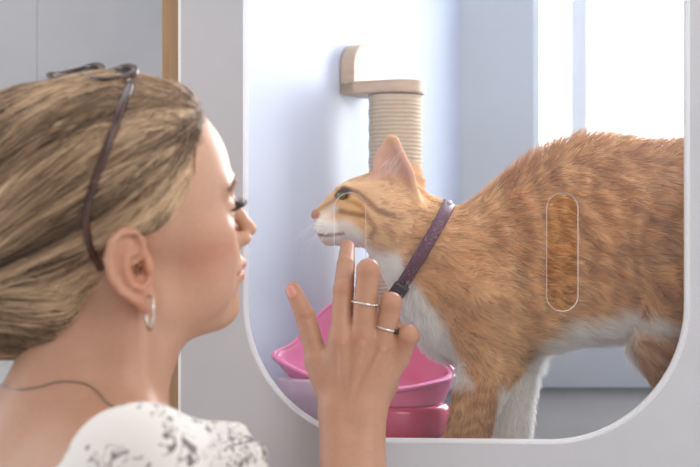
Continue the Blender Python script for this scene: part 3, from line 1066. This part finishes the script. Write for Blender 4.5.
def skin_color(V, hand=False):
    c = np.tile(SKIN, (len(V), 1))
    nz = vnoise(V * 120, 31) - .5
    c = c * (1 + .05 * nz)[:, None]
    if hand:
        for k, (pts, rad) in FINGERS.items():
            for j in ((1, 3) if k != 'thumb' else (2, 3)):
                m = np.exp(-(np.linalg.norm(V - pts[j], axis=1) / .011) ** 2)
                c = c * (1 - m[:, None] * np.array([.02, .16, .18]))
        for x, y in ((341, 340), (363, 336), (384, 342)):
            m = np.exp(-(np.linalg.norm((V - h(x, y, -.066)) * np.array([1, .5, 1]), axis=1) / .010) ** 2)
            c = c * (1 - m[:, None] * np.array([.0, .07, .08]))
        return c
    q = to_head(V.astype(np.float64))
    m = q.copy(); m[:, 1] = np.abs(m[:, 1])
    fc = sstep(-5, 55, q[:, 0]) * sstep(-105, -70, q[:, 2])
    c = c * (.93 + np.array([.13, .17, .19]) * fc[:, None])  # face paler, neck and body darker: window light painted into the skin
    ck = np.exp(-((m[:, 0] - 58) / 24) ** 2 - ((m[:, 1] - 50) / 22) ** 2 - ((m[:, 2] + 14) / 20) ** 2)
    c = c * (1 - ck[:, None] * np.array([.0, .20, .18]))
    er = np.exp(-(np.linalg.norm((q - EAR_C) / np.array([26, 22, 40]), axis=1)) ** 4)
    c = c * (1 - er[:, None] * np.array([-.02, .13, .18]))
    tip = np.exp(-(np.linalg.norm(q - np.array([112, 0, -20]), axis=1) / 14) ** 2)
    c = c * (1 - tip[:, None] * np.array([0, .10, .10]))
    d = np.minimum(chain(m.astype(np.float32), [(95.5, 0, -43), (94, 8, -43.5), (82, 25, -46.5)], [5.4, 5.2, 2.4]), chain(m.astype(np.float32), [(93, 0, -52.5), (91.5, 9, -52), (82, 24, -48)], [6.2, 5.6, 2.4]))
    lp = sstep(1.8, -.4, d) * (m[:, 0] > 70)
    c = c + (np.array([.55, .15, .15]) - c) * lp[:, None]
    return c


n = NT('skin')
at = n.n('ShaderNodeAttribute', attribute_name='tint')
f1 = n.noise(260, 4)
n.set(Base_Color=n.mix(.10, at.outputs['Color'], n.ramp(f1, [(.3, (.45, .28, .2)), (.7, (1, .9, .85))]), 'MULTIPLY'), Roughness=.42, Subsurface_Weight=.35, Subsurface_Scale=.006)
n.b.inputs['Subsurface Radius'].default_value = (1, .35, .2)
n.b.inputs['Specular IOR Level'].default_value = .45
n.bump(n.noise(1500, 2), .05, .001)
M_skin = n.m

V1, Q1 = surface(body_core, (-.45, -.52, ZC - .62), (.02, .02, ZC + .15), .0022)
V2, Q2 = surface(arm_hand, (-.26, -.50, ZC - .55), (.09, .03, ZC + .03), .0016)
pv = np.vstack([V1, V2]); pq = np.vstack([Q1, Q2 + len(V1)])
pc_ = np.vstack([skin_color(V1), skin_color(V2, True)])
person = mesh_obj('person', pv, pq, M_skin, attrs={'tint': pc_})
tag(person, 'woman in a white floral top, blonde hair tied low, touching the pane with one hand', 'person')

# nails
n = NT('nail'); n.set(Base_Color=(.72, .33, .27), Roughness=.2, Coat_Weight=.5); M_nail = n.m
def nail(c, along, out, L, W_):
    along = along / np.linalg.norm(along); out = out - along * (out @ along); out /= np.linalg.norm(out)
    sd_ = np.cross(along, out)
    V, Fc = [], []
    nu, nv = 9, 9
    for i in range(nu):
        for j in range(nv):
            u = (i / (nu - 1) - .5) * 2; v = (j / (nv - 1) - .5) * 2
            w_ = W_ * (1 if u < .2 else math.sqrt(max(.12, 1 - ((u - .2) / .95) ** 2)))
            w_ *= 1 if u > -.5 else math.sqrt(max(.35, 1 - ((u + .5) / .62) ** 2))
            V.append(c + along * L * u + sd_ * w_ * v + out * (-.30 * W_ * v * v * 1.6 - .0006 * u * u))
    for i in range(nu - 1):
        for j in range(nv - 1):
            Fc.append((i * nv + j, i * nv + j + 1, (i + 1) * nv + j + 1, (i + 1) * nv + j))
    o = mesh_obj('fingernail', V, Fc, M_nail, person)
    md = o.modifiers.new('thick', 'SOLIDIFY'); md.thickness = .0005
    return o
ti = FINGERS['index'][0]
nail(ti[3] * .88 + ti[2] * .12 + np.array([0, -.0078, .0012]), ti[3] - ti[2], np.array([0, -1, .35]), .0055, .0046)
tt = FINGERS['thumb'][0]
nail(tt[3] * .9 + tt[2] * .1 + np.array([-.0042, -.0082, .001]), tt[3] - tt[2], np.array([-.55, -1, .1]), .0065, .0054)

# eyes, lashes, brows
n = NT('eye_white'); n.set(Base_Color=(.80, .78, .76), Roughness=.1, Coat_Weight=1); M_eye = n.m
n = NT('eye_iris'); n.set(Base_Color=(.10, .07, .05), Roughness=.1, Coat_Weight=1); M_iris = n.m
M_lash = simple('eyelash', (.035, .025, .02), .6, 0)
M_brow = simple('brow_hair', (.26, .17, .11), .7, 0)
for s in (-1, 1):
    bm = bmesh.new(); bmesh.ops.create_uvsphere(bm, u_segments=24, v_segments=16, radius=12.0 * HS)
    c = to_world([72.5, 31 * s, 13])
    for v in bm.verts: v.co = v.co + Vector(c)
    eye = bm_obj('eyeball', bm, M_eye, person, smooth=True)
    bm = bmesh.new(); bmesh.ops.create_uvsphere(bm, u_segments=20, v_segments=12, radius=6.2 * HS)
    c = to_world([79.6, 31 * s, 12])
    for v in bm.verts: v.co = v.co + Vector(c)
    bm_obj('iris', bm, M_iris, eye, smooth=True)
    L, Bw = [], []
    for k in range(34):
        t = k / 33
        b = 20 + 24 * t
        a0 = 73 + math.sqrt(max(1, 13.9 ** 2 - (b - 31) ** 2)) * .93
        st = np.array([a0, b, 14.6 - 1.5 * abs(t - .4)])
        dr = np.array([1.0, (t - .45) * 1.5, .02])
        dr /= np.linalg.norm(dr)
        ln_ = 7.5 + 3.0 * t
        L.append([st + dr * ln_ * u + np.array([0, 0, (-1.6 * u + 4.6 * u * u) * ln_ / 9]) for u in np.linspace(0, 1, 6)])
    L = np.array(L) * np.array([1, s, 1])
    strands('eyelashes', to_world(L.reshape(-1, 3)).reshape(L.shape), np.linspace(.00026, .00007, 6)[None], np.zeros((34, 3)), M_lash, person)['kind'] = 'stuff'
    for k in range(150):
        t = rng.random()
        b = 12 + 34 * t
        st = np.array([91 - 14 * t ** 1.6, b, 29 + 6.5 * t - 4.5 * t * t * t + (rng.random() - .5) * 5.0 * (1 - .5 * t)])
        q_ = st
        for _ in range(4):
            e_ = 0.3
            d_ = face_fn(np.array([q_], np.float32))[0]
            g_ = np.array([face_fn(np.array([q_ + np.eye(3)[i] * e_], np.float32))[0] - d_ for i in range(3)]) / e_
            q_ = q_ - g_ * d_ / (g_ @ g_ + 1e-6)
        dr = np.array([-.30, 1.0, .35 - .6 * t]); dr /= np.linalg.norm(dr)
        g_ /= np.linalg.norm(g_)
        Bw.append([q_ + dr * 7 * u + g_ * (1.6 * u - 1.2 * u * u) for u in np.linspace(0, 1, 4)])
    Bw = np.array(Bw) * np.array([1, s, 1])
    strands('eyebrow', to_world(Bw.reshape(-1, 3)).reshape(Bw.shape), np.linspace(.00013, .00004, 4)[None], np.zeros((150, 3)), M_brow, person)['kind'] = 'stuff'
# ---- hair: swept back from the face into a low knot
HT = P(-70, 292, HO[1] - .01)                      # where the hair is drawn to
BUN = P(6, 306, HO[1] - .005)


def px_ell(p, cx, cy, rx, rz, y, ry):
    k = (D + y) / F
    return ell(p, P(cx, cy, y), (rx * k, ry, rz * k))


_U = np.array([-70, -40, -14, 6, 13, 26, 44, 66, 80, 90, 104]); _A = np.array([-36, -31, -27, -22, 12, 29, 42, 50, 64, 80, 96])


def streak(p):
    v = p - HT
    r = np.linalg.norm(v, axis=-1)
    el = np.arctan2(v[:, 2], v[:, 0]); az = v[:, 1] / (r + 1e-6)
    return el, az, r


def hair_fn(p):
    q = to_head(p)
    m = q.copy(); m[:, 1] = np.abs(m[:, 1])
    line = q[:, 0] - np.interp(q[:, 2], _U, _A)
    thick = 1.0 + (3.5 + 2.0 * sstep(60, -20, q[:, 0])) * sstep(3, -26, line)
    cap = ell(q, (-3, 0, 36), (90, 71, 79))
    cap = smin(cap, ell(q, (42, 0, 36), (47, 58, 56)), 12) - thick
    f = smax(cap, line * .62, 7) * HS
    vol = px_ell(p, 58, 196, 128, 112, HO[1], .084)
    vol = smin(vol, px_ell(p, 126, 152, 58, 66, HO[1], .068), .02)
    vol = smin(vol, px_ell(p, 168, 132, 37, 45, HO[1], .045), .015)
    vol = smax(vol, line * .62 * HS, .012)
    f = smin(f, vol, .012)
    nape = px_ell(p, 60, 298, 50, 56, HO[1], .066)
    f = smin(f, smax(nape, (line + 4) * .6 * HS, .01), .02)
    f = smin(f, px_ell(p, 4, 302, 84, 55, HO[1], .055), .018)
    el, az, r = streak(p)
    g = vnoise(np.c_[el * 34, az * 22, r * 3], 51) * .6 + vnoise(np.c_[el * 80, az * 50, r * 4], 52) * .4
    return f - (g - .5) * .0042


HV, HQ = surface(hair_fn, (-.42, -.40, ZC - .14), (-.06, -.12, ZC + .17), .0020)
BLOND = np.array([.78, .57, .37]); MIDH = np.array([.34, .22, .13]); DKH = np.array([.065, .038, .022])


def hair_tone(p, jit):
    el, az, r = streak(p)
    t = .55 * vnoise(np.c_[el * 15, az * 9, r * 2], 61) + .45 * vnoise(np.c_[el * 46, az * 28, r * 3], 62)
    t = np.clip((t - .5) * 3.2 + .47 + jit, 0, 1)
    q = to_head(p)
    root = sstep(-5, 9, q[:, 0] - np.interp(q[:, 2], _U, _A) + 26)           # paler towards the hairline: window light on the front hair painted in
    t = t + .10 * root  # painted window light on the front hair, not root growth
    c = DKH + (MIDH - DKH) * np.clip(t * 2, 0, 1)[:, None]
    return c + (BLOND - MIDH) * np.clip(t * 2 - 1, 0, 1)[:, None]


n = NT('hair_mass')
at = n.n('ShaderNodeAttribute', attribute_name='tint')
n.set(Base_Color=at.outputs['Color'], Roughness=.55)
n.b.inputs['Specular IOR Level'].default_value = .3
M_hairm = n.m
n = NT('hair_strand')
at = n.n('ShaderNodeAttribute', attribute_name='tint')
n.set(Base_Color=at.outputs['Color'], Roughness=.38)
n.b.inputs['Specular IOR Level'].default_value = .5
M_hairs = n.m
hair = mesh_obj('hair', HV, HQ, M_hairm, person, attrs={'tint': hair_tone(HV, -.08) * .9})

NH = 26000
_hl = to_head(HV); _hl = _hl[:, 0] - np.interp(_hl[:, 2], _U, _A)
sd = sample_faces(HV, HQ, NH, 1 + 2.5 * sstep(-26, -4, _hl)[HQ[:, 0]] * (HV[HQ[:, 0], 2] > ZC - .02))
ln = .06 + .07 * rng.random(NH)
M_ = 8
pts = np.zeros((NH, M_, 3)); pts[:, 0] = sd
cur = sd.copy()
off = (.0004 + .0022 * rng.random(NH) ** 2)
for k in range(1, M_):
    nn = normal(hair_fn, cur, .0025)
    d = HT - cur
    d = d / np.linalg.norm(d, axis=1)[:, None]
    d = d + (np.c_[vnoise(cur * 45, 71), vnoise(cur * 45, 72), vnoise(cur * 45, 73)] - .5) * .13
    d -= nn * (d * nn).sum(1)[:, None]
    d /= np.linalg.norm(d, axis=1)[:, None] + 1e-6
    cur = cur + d * (ln / (M_ - 1))[:, None]
    f = hair_fn(cur.astype(np.float32))
    cur = cur - nn * (f - off * (1 - .3 * k / M_))[:, None]
    pts[:, k] = cur
pts[:, 0] = sd - normal(hair_fn, sd, .0025) * .0006
hcol = hair_tone(sd, (rng.random(NH) - .5) * .34)
tap = np.array([.6, 1, 1, 1, 1, .9, .6, .2])
strands('hair_strands', pts, .00017 * tap[None] * np.ones((NH, 1)), np.clip(hcol, .01, 1), M_hairs, person)['kind'] = 'stuff'
# fine loose hairs along the crown, the hairline and the nape
NL = 420
sd = sample_faces(HV, HQ, NL)
nn = normal(hair_fn, sd, .0025)
d = HT - sd; d /= np.linalg.norm(d, axis=1)[:, None]
d -= nn * (d * nn).sum(1)[:, None]
tt_ = np.linspace(0, 1, 7)
cv = (rng.random((NL, 1, 3)) - .5) * .02
L = (.02 + .03 * rng.random(NL))[:, None, None]
pts = sd[:, None] + L * tt_[None, :, None] * d[:, None] + nn[:, None] * (.012 * rng.random((NL, 1, 1)) * np.sin(tt_ * 2.4)[None, :, None]) + cv * (tt_ ** 2)[None, :, None]
strands('loose_hairs', pts, np.linspace(.00009, .00003, 7)[None] * np.ones((NL, 1)), np.clip(hair_tone(sd, np.full(NL, .3)), 0, 1), M_hairs, person)['kind'] = 'stuff'

# ---- clothes
n = NT('floral_cotton')
co = n.coord('Object')
mp = n.n('ShaderNodeMapping'); mp.inputs['Scale'].default_value = (1, .8, 1); n.l(co, mp.inputs['Vector'])
vo = n.n('ShaderNodeTexVoronoi', feature='F1'); vo.inputs['Scale'].default_value = 50; n.l(mp.outputs[0], vo.inputs['Vector'])
cellw = n.n('ShaderNodeMath', operation='LESS_THAN'); n.l(vo.outputs['Distance'], cellw.inputs[0]); cellw.inputs[1].default_value = .42
wv = n.n('ShaderNodeTexNoise'); wv.inputs['Scale'].default_value = 60; wv.inputs['Detail'].default_value = 1.5; wv.inputs['Distortion'].default_value = 1.2; n.l(mp.outputs[0], wv.inputs['Vector'])
ab = n.n('ShaderNodeMath', operation='SUBTRACT'); n.l(wv.outputs['Fac'], ab.inputs[0]); ab.inputs[1].default_value = .5
ab2 = n.n('ShaderNodeMath', operation='ABSOLUTE'); n.l(ab.outputs[0], ab2.inputs[0])
stem = n.n('ShaderNodeMath', operation='LESS_THAN'); n.l(ab2.outputs[0], stem.inputs[0]); stem.inputs[1].default_value = .028
both = n.n('ShaderNodeMath', operation='MULTIPLY'); n.l(cellw.outputs[0], both.inputs[0]); n.l(stem.outputs[0], both.inputs[1])
vd = n.n('ShaderNodeTexVoronoi', feature='F1'); vd.inputs['Scale'].default_value = 85; n.l(mp.outputs[0], vd.inputs['Vector'])
dot = n.n('ShaderNodeMath', operation='LESS_THAN'); n.l(vd.outputs['Distance'], dot.inputs[0]); dot.inputs[1].default_value = .24
gate = n.n('ShaderNodeSeparateColor'); n.l(vd.outputs['Color'], gate.inputs[0])
g2 = n.n('ShaderNodeMath', operation='GREATER_THAN'); n.l(gate.outputs[0], g2.inputs[0]); g2.inputs[1].default_value = .5
dd = n.n('ShaderNodeMath', operation='MULTIPLY'); n.l(dot.outputs[0], dd.inputs[0]); n.l(g2.outputs[0], dd.inputs[1])
mx = n.n('ShaderNodeMath', operation='MAXIMUM'); n.l(both.outputs[0], mx.inputs[0]); n.l(dd.outputs[0], mx.inputs[1])
sc = n.n('ShaderNodeMath', operation='MULTIPLY'); n.l(mx.outputs[0], sc.inputs[0]); sc.inputs[1].default_value = .95
ink = n.ramp(n.noise(30, 2), [(.42, (.07, .07, .10)), (.58, (.20, .16, .12))])
n.set(Base_Color=n.mix(sc.outputs[0], (.65, .615, .575), ink), Roughness=.85, Sheen_Weight=.2)
n.bump(n.noise(900, 2), .1, .001)
M_cloth = n.m

NECK_C, NECK_R = P(-92, 198, -.30), .262
AD = (EL - SH_R) / np.linalg.norm(EL - SH_R)


SD = P(232, 503, -.362) - SH_R; SD = SD / np.linalg.norm(SD)


def sleeve_fn(p):
    out = cone(p, SH_R - SD * .012, SH_R + SD * .078, .0545, .0575)
    out = smin(out, cone(p, SH_R, SH_R + AD * .08, .054, .062), .01)
    a = (p - SH_R.astype(np.float32)) @ SD.astype(np.float32)
    out = out + .0022 * np.sin(np.arctan2((p - SH_R) @ np.cross(AD, [0, 0, 1.]), (p - SH_R)[:, 2]) * 11) * sstep(.0, .05, a)
    f = smax(out, -(out + .0022), .0006)
    return np.maximum(f, a - .066)


def blouse_fn(p):
    t = torso_fn(p) - .0065
    t = smin(t, cone(p, SH_R - AD * .015, SH_R + AD * .01, .052, .055), .02)
    t = t + (vnoise(p * np.array([38, 38, 16]), 81) - .5) * .004
    t = smax(t, -(torso_fn(p) - .0030), .0006) if False else t
    f = np.minimum(t, sleeve_fn(p))
    f = smax(f, -(np.linalg.norm(p - NECK_C.astype(np.float32), axis=-1) - NECK_R), .003)
    return np.maximum(f, (ZC - .585) - p[:, 2])


BV, BQ = surface(blouse_fn, (-.47, -.56, ZC - .60), (.03, .05, ZC - .10), .0024, proj=1)
mesh_obj('blouse', BV, BQ, M_cloth, person)
M_skirt = simple('skirt_linen', (.55, .52, .48), .85)
V, Fc = [], []
for i, z in enumerate(np.linspace(ZC - .57, .004, 26)):
    t = i / 25
    for k in range(72):
        a = 2 * math.pi * k / 72
        rr = 1 + .05 * t * math.sin(a * 12)
        c = P(95, 700, -.29)
        V.append((c[0] + (.112 + .14 * t ** .8) * rr * math.cos(a), c[1] - .03 * t + (.158 + .09 * t ** .8) * rr * math.sin(a), z))
for i in range(25):
    for k in range(72):
        l = (k + 1) % 72
        Fc.append((i * 72 + k, i * 72 + l, (i + 1) * 72 + l, (i + 1) * 72 + k))
sk = mesh_obj('skirt', V, Fc, M_skirt, person)
md = sk.modifiers.new('thick', 'SOLIDIFY'); md.thickness = .003; md.offset = 1


# ---- things she wears
def ray_hit(fn, px, py, t0=.75, t1=1.3):
    o = np.array([0, -D, ZC]); d = P(px, py, 0) - o
    t = np.linspace(t0 - .2, t1, 3000)
    f = fn((o + t[:, None] * d).astype(np.float32))
    return o + t[np.argmax(f < 0) if (f < 0).any() else np.argmin(f)] * d


M_tort = simple('tortoiseshell', (.055, .022, .016), .12, .5, 60)
n = NT('smoked_lens'); n.set(Base_Color=(.02, .018, .022), Roughness=.35, Specular_IOR_Level=.1); M_lens = n.m
M_steel = simple('polished_steel', (.62, .59, .55), .2, 0, Metallic=1.0)
wear = lambda p: np.minimum(hair_fn(p), body_core(p))
pl = [(131, 85), (124, 104), (115, 128), (105, 155), (94, 184), (86, 210), (86, 232), (92, 252), (101, 268)]
tp = [ray_hit(hair_fn, a, b) + np.array([0, -.0022, 0]) for a, b in pl]
for i in range(1, len(tp) - 1): tp[i] = tp[i] * .6 + .2 * (tp[i - 1] + tp[i + 1])
tp = spline(tp, 40)
glasses = empty('sunglasses', tuple(tp[0]))
tag(glasses, 'dark tortoiseshell sunglasses pushed up into the woman\'s blonde hair', 'sunglasses')
tube('temple', tp, np.linspace(.0046, .0034, 40) * (1 + .18 * (np.linspace(0, 1, 40) > .75)), M_tort, glasses, seg=12, flat=.8, up=(0, 1, 0))
sA = np.array([-.067, .11, .019]); sA /= np.linalg.norm(sA); fA = HM[:, 0]; uA = HM[:, 2]
HN = tp[0] + np.array([0, 0, .001])
HF_ = HN + sA * .132
tp2 = [HF_, HF_ + (tp[12] - tp[0]), HF_ + (tp[26] - tp[0]) - sA * .004, HF_ + (tp[39] - tp[0]) - sA * .01]
tube('temple', spline(tp2, 24), .0032, M_tort, glasses, seg=10, flat=.55, up=(0, 1, 0))
dn_ = -.97 * fA - .10 * uA; dn_ = dn_ / np.linalg.norm(dn_)
for s0 in (.006, .076):
    lp = []
    for k in range(40):
        a = 2 * math.pi * k / 40
        cx_, sx_ = math.cos(a), math.sin(a)
        u = .025 * np.sign(cx_) * abs(cx_) ** .75; v = .019 * np.sign(sx_) * abs(sx_) ** .8
        bulge = .004 * (1 - (u / .025) ** 2)
        lp.append(HN + np.array([.004, -.003, .005 if s0 < .05 else .003]) + sA * (s0 + .025 + u) + dn_ * (v + .010) + np.cross(sA, dn_) * bulge)
    tube('rim', lp, .0030, M_tort, glasses, seg=10, closed=True)
    lp = np.array(lp); c = lp.mean(0)
    bm = bmesh.new(); vs = [bm.verts.new(tuple(x)) for x in lp]; cv_ = bm.verts.new(tuple(c + np.cross(sA, dn_) * .001))
    for i in range(40): bm.faces.new((vs[i], vs[(i + 1) % 40], cv_))
    o = bm_obj('lens', bm, M_lens, glasses, smooth=True)
    md = o.modifiers.new('thick', 'SOLIDIFY'); md.thickness = .0016
br = [HN + sA * .056 + dn_ * .004, HN + sA * .066 + dn_ * .0 + np.cross(sA, dn_) * .003, HN + sA * .076 + dn_ * .004]
tube('bridge', spline(br, 10), .0022, M_tort, glasses, seg=8)
for k in (.0, .132):
    bm = bmesh.new(); bmesh.ops.create_icosphere(bm, subdivisions=2, radius=.0026)
    for v in bm.verts: v.co = Vector(HN + sA * k + dn_ * .001 + np.cross(sA, dn_) * .0015) + v.co
    bm_obj('hinge', bm, M_steel, glasses, smooth=True)

M_chain = simple('dark_chain', (.30, .26, .22), .3, 0, Metallic=1.0)
M_silver = simple('silver', (.80, .77, .72), .22, 0, Metallic=1.0)
lobe = ray_hit(body_core, 149, 299) 
bm = None
e1 = np.array([.42, -.9, 0]); e1 /= np.linalg.norm(e1)
hc_ = lobe + np.array([.001, -.003, -.0105])
hp = [hc_ + .0118 * (math.cos(a) * np.array([0, 0, 1.12]) + math.sin(a) * e1 * .85) for a in np.linspace(0, 2 * np.pi, 40, endpoint=False)]
ear = tube('hoop_earring', hp, .0010, M_steel, seg=10, closed=True)
tag(ear, 'small silver hoop earring hanging from the woman\'s ear lobe', 'earring')


def around(fn, c, ax, u0, n_, rmax, off, rmin=.002, smooth=2):
    ax = ax / np.linalg.norm(ax)
    u = u0 - ax * (u0 @ ax); u /= np.linalg.norm(u); v = np.cross(ax, u)
    r = np.linspace(rmin, rmax, 400); R_, D_ = [], []
    for k in range(n_):
        a = 2 * math.pi * k / n_
        d = u * math.cos(a) + v * math.sin(a)
        f = fn((c + r[:, None] * d).astype(np.float32))
        i = np.argmax(f > 0) if (f > 0).any() else len(r) - 1
        R_.append(r[i]); D_.append(d)
    R_ = np.array(R_)
    for _ in range(smooth): R_ = (np.roll(R_, 1) + 2 * R_ + np.roll(R_, -1)) / 4
    return c + np.array(D_) * (R_ + off)[:, None]


near = [ray_hit(body_core, x_, y_) for x_, y_ in ((14, 389), (36, 388), (60, 382), (84, 384), (97, 392), (108, 404))]
far = [P(128, 424, -.36), P(150, 436, -.30), P(140, 430, -.24), P(95, 412, -.21), P(45, 400, -.23), P(18, 394, -.27)]
nl = np.array(near + far)
nl = spline(np.vstack([nl[-2:], nl, nl[:3]]), 16 * 14 + 1)[28:28 + 168]
for _ in range(8):
    nn = normal(body_core, nl, .001)
    nl = nl - nn * (body_core(nl.astype(np.float32)) - .0006)[:, None] * .8
neck = tube('necklace', nl, [0.0005 + .0002 * (i % 2) for i in range(len(nl))], M_silver, seg=8, closed=True)
neck.data.materials[0] = M_chain
tag(neck, 'thin fine chain necklace lying round the woman\'s neck', 'necklace')

for key, t_, lab, stone in (('middle', .47, 'narrow silver ring with tiny bright stones on the middle finger', False), ('ring', .35, 'silver ring with a dark round stone on the ring finger', True)):
    pts_, rad_ = FINGERS[key]
    c = pts_[0] * (1 - t_) + pts_[1] * t_
    ax = pts_[1] - pts_[0]
    ax = ax + np.array([.1, 0, 0]) * np.linalg.norm(ax)
    rl = around(lambda p: cone(p, pts_[0], pts_[1], rad_[0], rad_[1]), c, ax, np.array([0, -1., 0]), 48, .02, .0004)
    root = empty('finger_ring', tuple(c)); tag(root, lab, 'ring')
    tube('band', rl, .0013, M_silver, root, seg=8, closed=True)
    if stone:
        k = int(np.argmax(rl[:, 0] - .75 * rl[:, 1])); sp, rs = [rl[k]], .0027
    else:
        sp, rs = [rl[j % 48] for j in range(-12, 13, 3)], .0012
    M_st = simple('dark_stone', (.03, .03, .035), .08, 0) if stone else M_silver
    for q_ in sp:
        bm = bmesh.new(); bmesh.ops.create_icosphere(bm, subdivisions=2, radius=rs)
        dv = (q_ - c) / np.linalg.norm(q_ - c)
        for v in bm.verts: v.co = v.co + Vector(q_ + dv * .0006)
        bm_obj('stone', bm, M_st, root, smooth=True)
# ================================================================== pink feeding bowl on the enclosure floor
def loft(name, loops, mat, parent, cap0=False, cap1=False):
    n_ = len(loops[0]); V = np.vstack(loops); Fc = []
    for i in range(len(loops) - 1):
        for k in range(n_):
            l = (k + 1) % n_
            Fc.append((i * n_ + k, i * n_ + l, (i + 1) * n_ + l, (i + 1) * n_ + k))
    if cap0: Fc.append(tuple(range(n_))[::-1])
    if cap1: Fc.append(tuple((len(loops) - 1) * n_ + k for k in range(n_)))
    o = mesh_obj(name, V, Fc, mat, parent)
    bm = bmesh.new(); bm.from_mesh(o.data); bmesh.ops.recalc_face_normals(bm, faces=bm.faces); bm.to_mesh(o.data); bm.free()
    return o


def plastic(name, c, sss=.2, rough=.22):
    n = NT(name); n.set(Base_Color=c, Roughness=rough, Subsurface_Weight=sss, Subsurface_Scale=.01, Coat_Weight=.3)
    return n.m


M_pink = plastic('pink_plastic', (.86, .25, .47)); M_deep = plastic('deep_pink_plastic', (.72, .09, .19)); M_mauve = plastic('mauve_plastic', (.62, .45, .58))


def rim_loop(shrink=1.0, dz=0.0):
    key = [P(274, 354, .208), P(294, 343, .228), P(326, 309, .256), P(352, 302, .266), P(402, 336, .262), P(453, 371, .225), P(430, 385, .185), P(375, 391, .165), P(318, 379, .172), P(284, 364, .188)]
    k = np.array(key); k = np.vstack([k[-3:], k, k[:3]])
    s = spline(k, (len(k) - 1) * 8 + 1)[24:24 + 80]
    c = s.mean(0)
    s = c + (s - c) * shrink
    s[:, 2] += dz
    return s


def ell_loop(px, hw, hd, y, z):
    c = P(px, 0, y); a = np.linspace(0, 2 * np.pi, 80, endpoint=False)
    a = np.pi - a
    return np.c_[c[0] + R(hw, y) * np.cos(a), y + hd * np.sin(a), np.full(80, z)]


fy = .215
zt = P(0, 403, fy)[2]
froot = empty('pet_bowl', (*P(385, 0, fy)[:2], FZ))
tag(froot, 'tilted glossy pink pet bowl on a darker pink base on the enclosure floor', 'pet bowl')
r0, b0 = rim_loop(), ell_loop(385, 58, .044, fy, zt)
bl = lambda t, sh=1.0, dz=0: (lambda u: r0 * (1 - u) + b0 * u)(t) if sh == 1 else None
outer_l = [r0 * (1 - t) + (b0 + (r0 - b0) * np.array([1, 1, 0]) * .55 * (1 - t)) * t for t in (0, .12, .3, .5, .7, .88, 1)]
inner_l = []
for t in (0, .12, .3, .5, .7, .85):
    o = r0 * (1 - t) + (b0 + (r0 - b0) * np.array([1, 1, 0]) * .55 * (1 - t)) * t
    c = o.mean(0); s_ = c + (o - c) * .95; s_[:, 2] += .0015
    inner_l.append(s_)
loft('bowl', outer_l[::-1] + inner_l, M_pink, froot, True, True)
tube('rim', r0, .0028, M_pink, froot, seg=10, closed=True)
base = [ell_loop(388, 56, .042, fy, zt), ell_loop(388, 60, .046, fy, zt - .002), ell_loop(388, 62, .048, fy, zt - .007), ell_loop(389, 63, .049, fy, FZ + .010), ell_loop(389, 62, .048, fy, FZ + .001)]
loft('base', base, M_deep, froot, True, True)
zm = P(0, 377, .2)[2]
tray = [ell_loop(318, 40, .036, .205, zm), ell_loop(318, 43, .039, .205, zm - .003), ell_loop(318, 42, .038, .205, zm - .022), ell_loop(318, 37, .035, .205, zm - .030), ell_loop(320, 38, .036, .205, FZ + .001)]
tag(loft('cup', tray, M_mauve, froot, True, True), 'pale mauve cup at the side of the bowl')
# ================================================================== light and camera
w = bpy.data.worlds.new('daylight')
SC.world = w
w.use_nodes = True
t = w.node_tree
bg = t.nodes['Background']
tc = t.nodes.new('ShaderNodeTexCoord')
sx = t.nodes.new('ShaderNodeSeparateXYZ')
t.links.new(tc.outputs['Generated'], sx.inputs[0])
rp = t.nodes.new('ShaderNodeValToRGB')
e = rp.color_ramp.elements
e[0].position = .45; e[0].color = (.74, .72, .72, 1)
e[1].position = .62; e[1].color = (3.1, 3.2, 3.4, 1)
mp = t.nodes.new('ShaderNodeMapRange')
mp.inputs[1].default_value = -1; mp.inputs[2].default_value = 1
t.links.new(sx.outputs['Y'], mp.inputs[0])
t.links.new(mp.outputs[0], rp.inputs['Fac'])
t.links.new(rp.outputs['Color'], bg.inputs['Color'])
bg.inputs['Strength'].default_value = 1.0


def area(name, loc, target, size, power, col):
    l = bpy.data.lights.new(name, 'AREA')
    l.shape = 'RECTANGLE'; l.size, l.size_y = size
    l.energy = power; l.color = col
    o = bpy.data.objects.new(name, l)
    o.location = loc
    o.rotation_euler = (Vector(target) - Vector(loc)).to_track_quat('-Z', 'Y').to_euler()
    COL.objects.link(o)
    return o


area('window_daylight', (.75, 1.1, ZC + .45), (0.0, .1, ZC - .05), (.9, .9), 36, (.98, .98, 1.0))
area('front_fill', (.9, -1.5, ZC + 1.0), (-.1, -.1, ZC), (.9, .9), 11.5, (1.0, .93, .86))  # unseen fill light added in front to lift face, hand and panel

cd = bpy.data.cameras.new('camera')
cam = bpy.data.objects.new('camera', cd)
COL.objects.link(cam)
cam.location = (0, -D, ZC)
cam.rotation_euler = (math.pi / 2, 0, 0)
cd.sensor_width = 36
cd.lens = 36 * F / 700
cd.clip_start = .02
cd.dof.use_dof = True
cd.dof.focus_distance = D + .06
cd.dof.aperture_fstop = 6.8
SC.camera = cam
SC.view_settings.view_transform = 'Standard'
SC.view_settings.look = 'None'
SC.view_settings.exposure = 0
SC.view_settings.gamma = 1
SC.view_settings.use_curve_mapping = False
SC.cycles.use_denoising = True
SC.cycles.transparent_max_bounces = 16
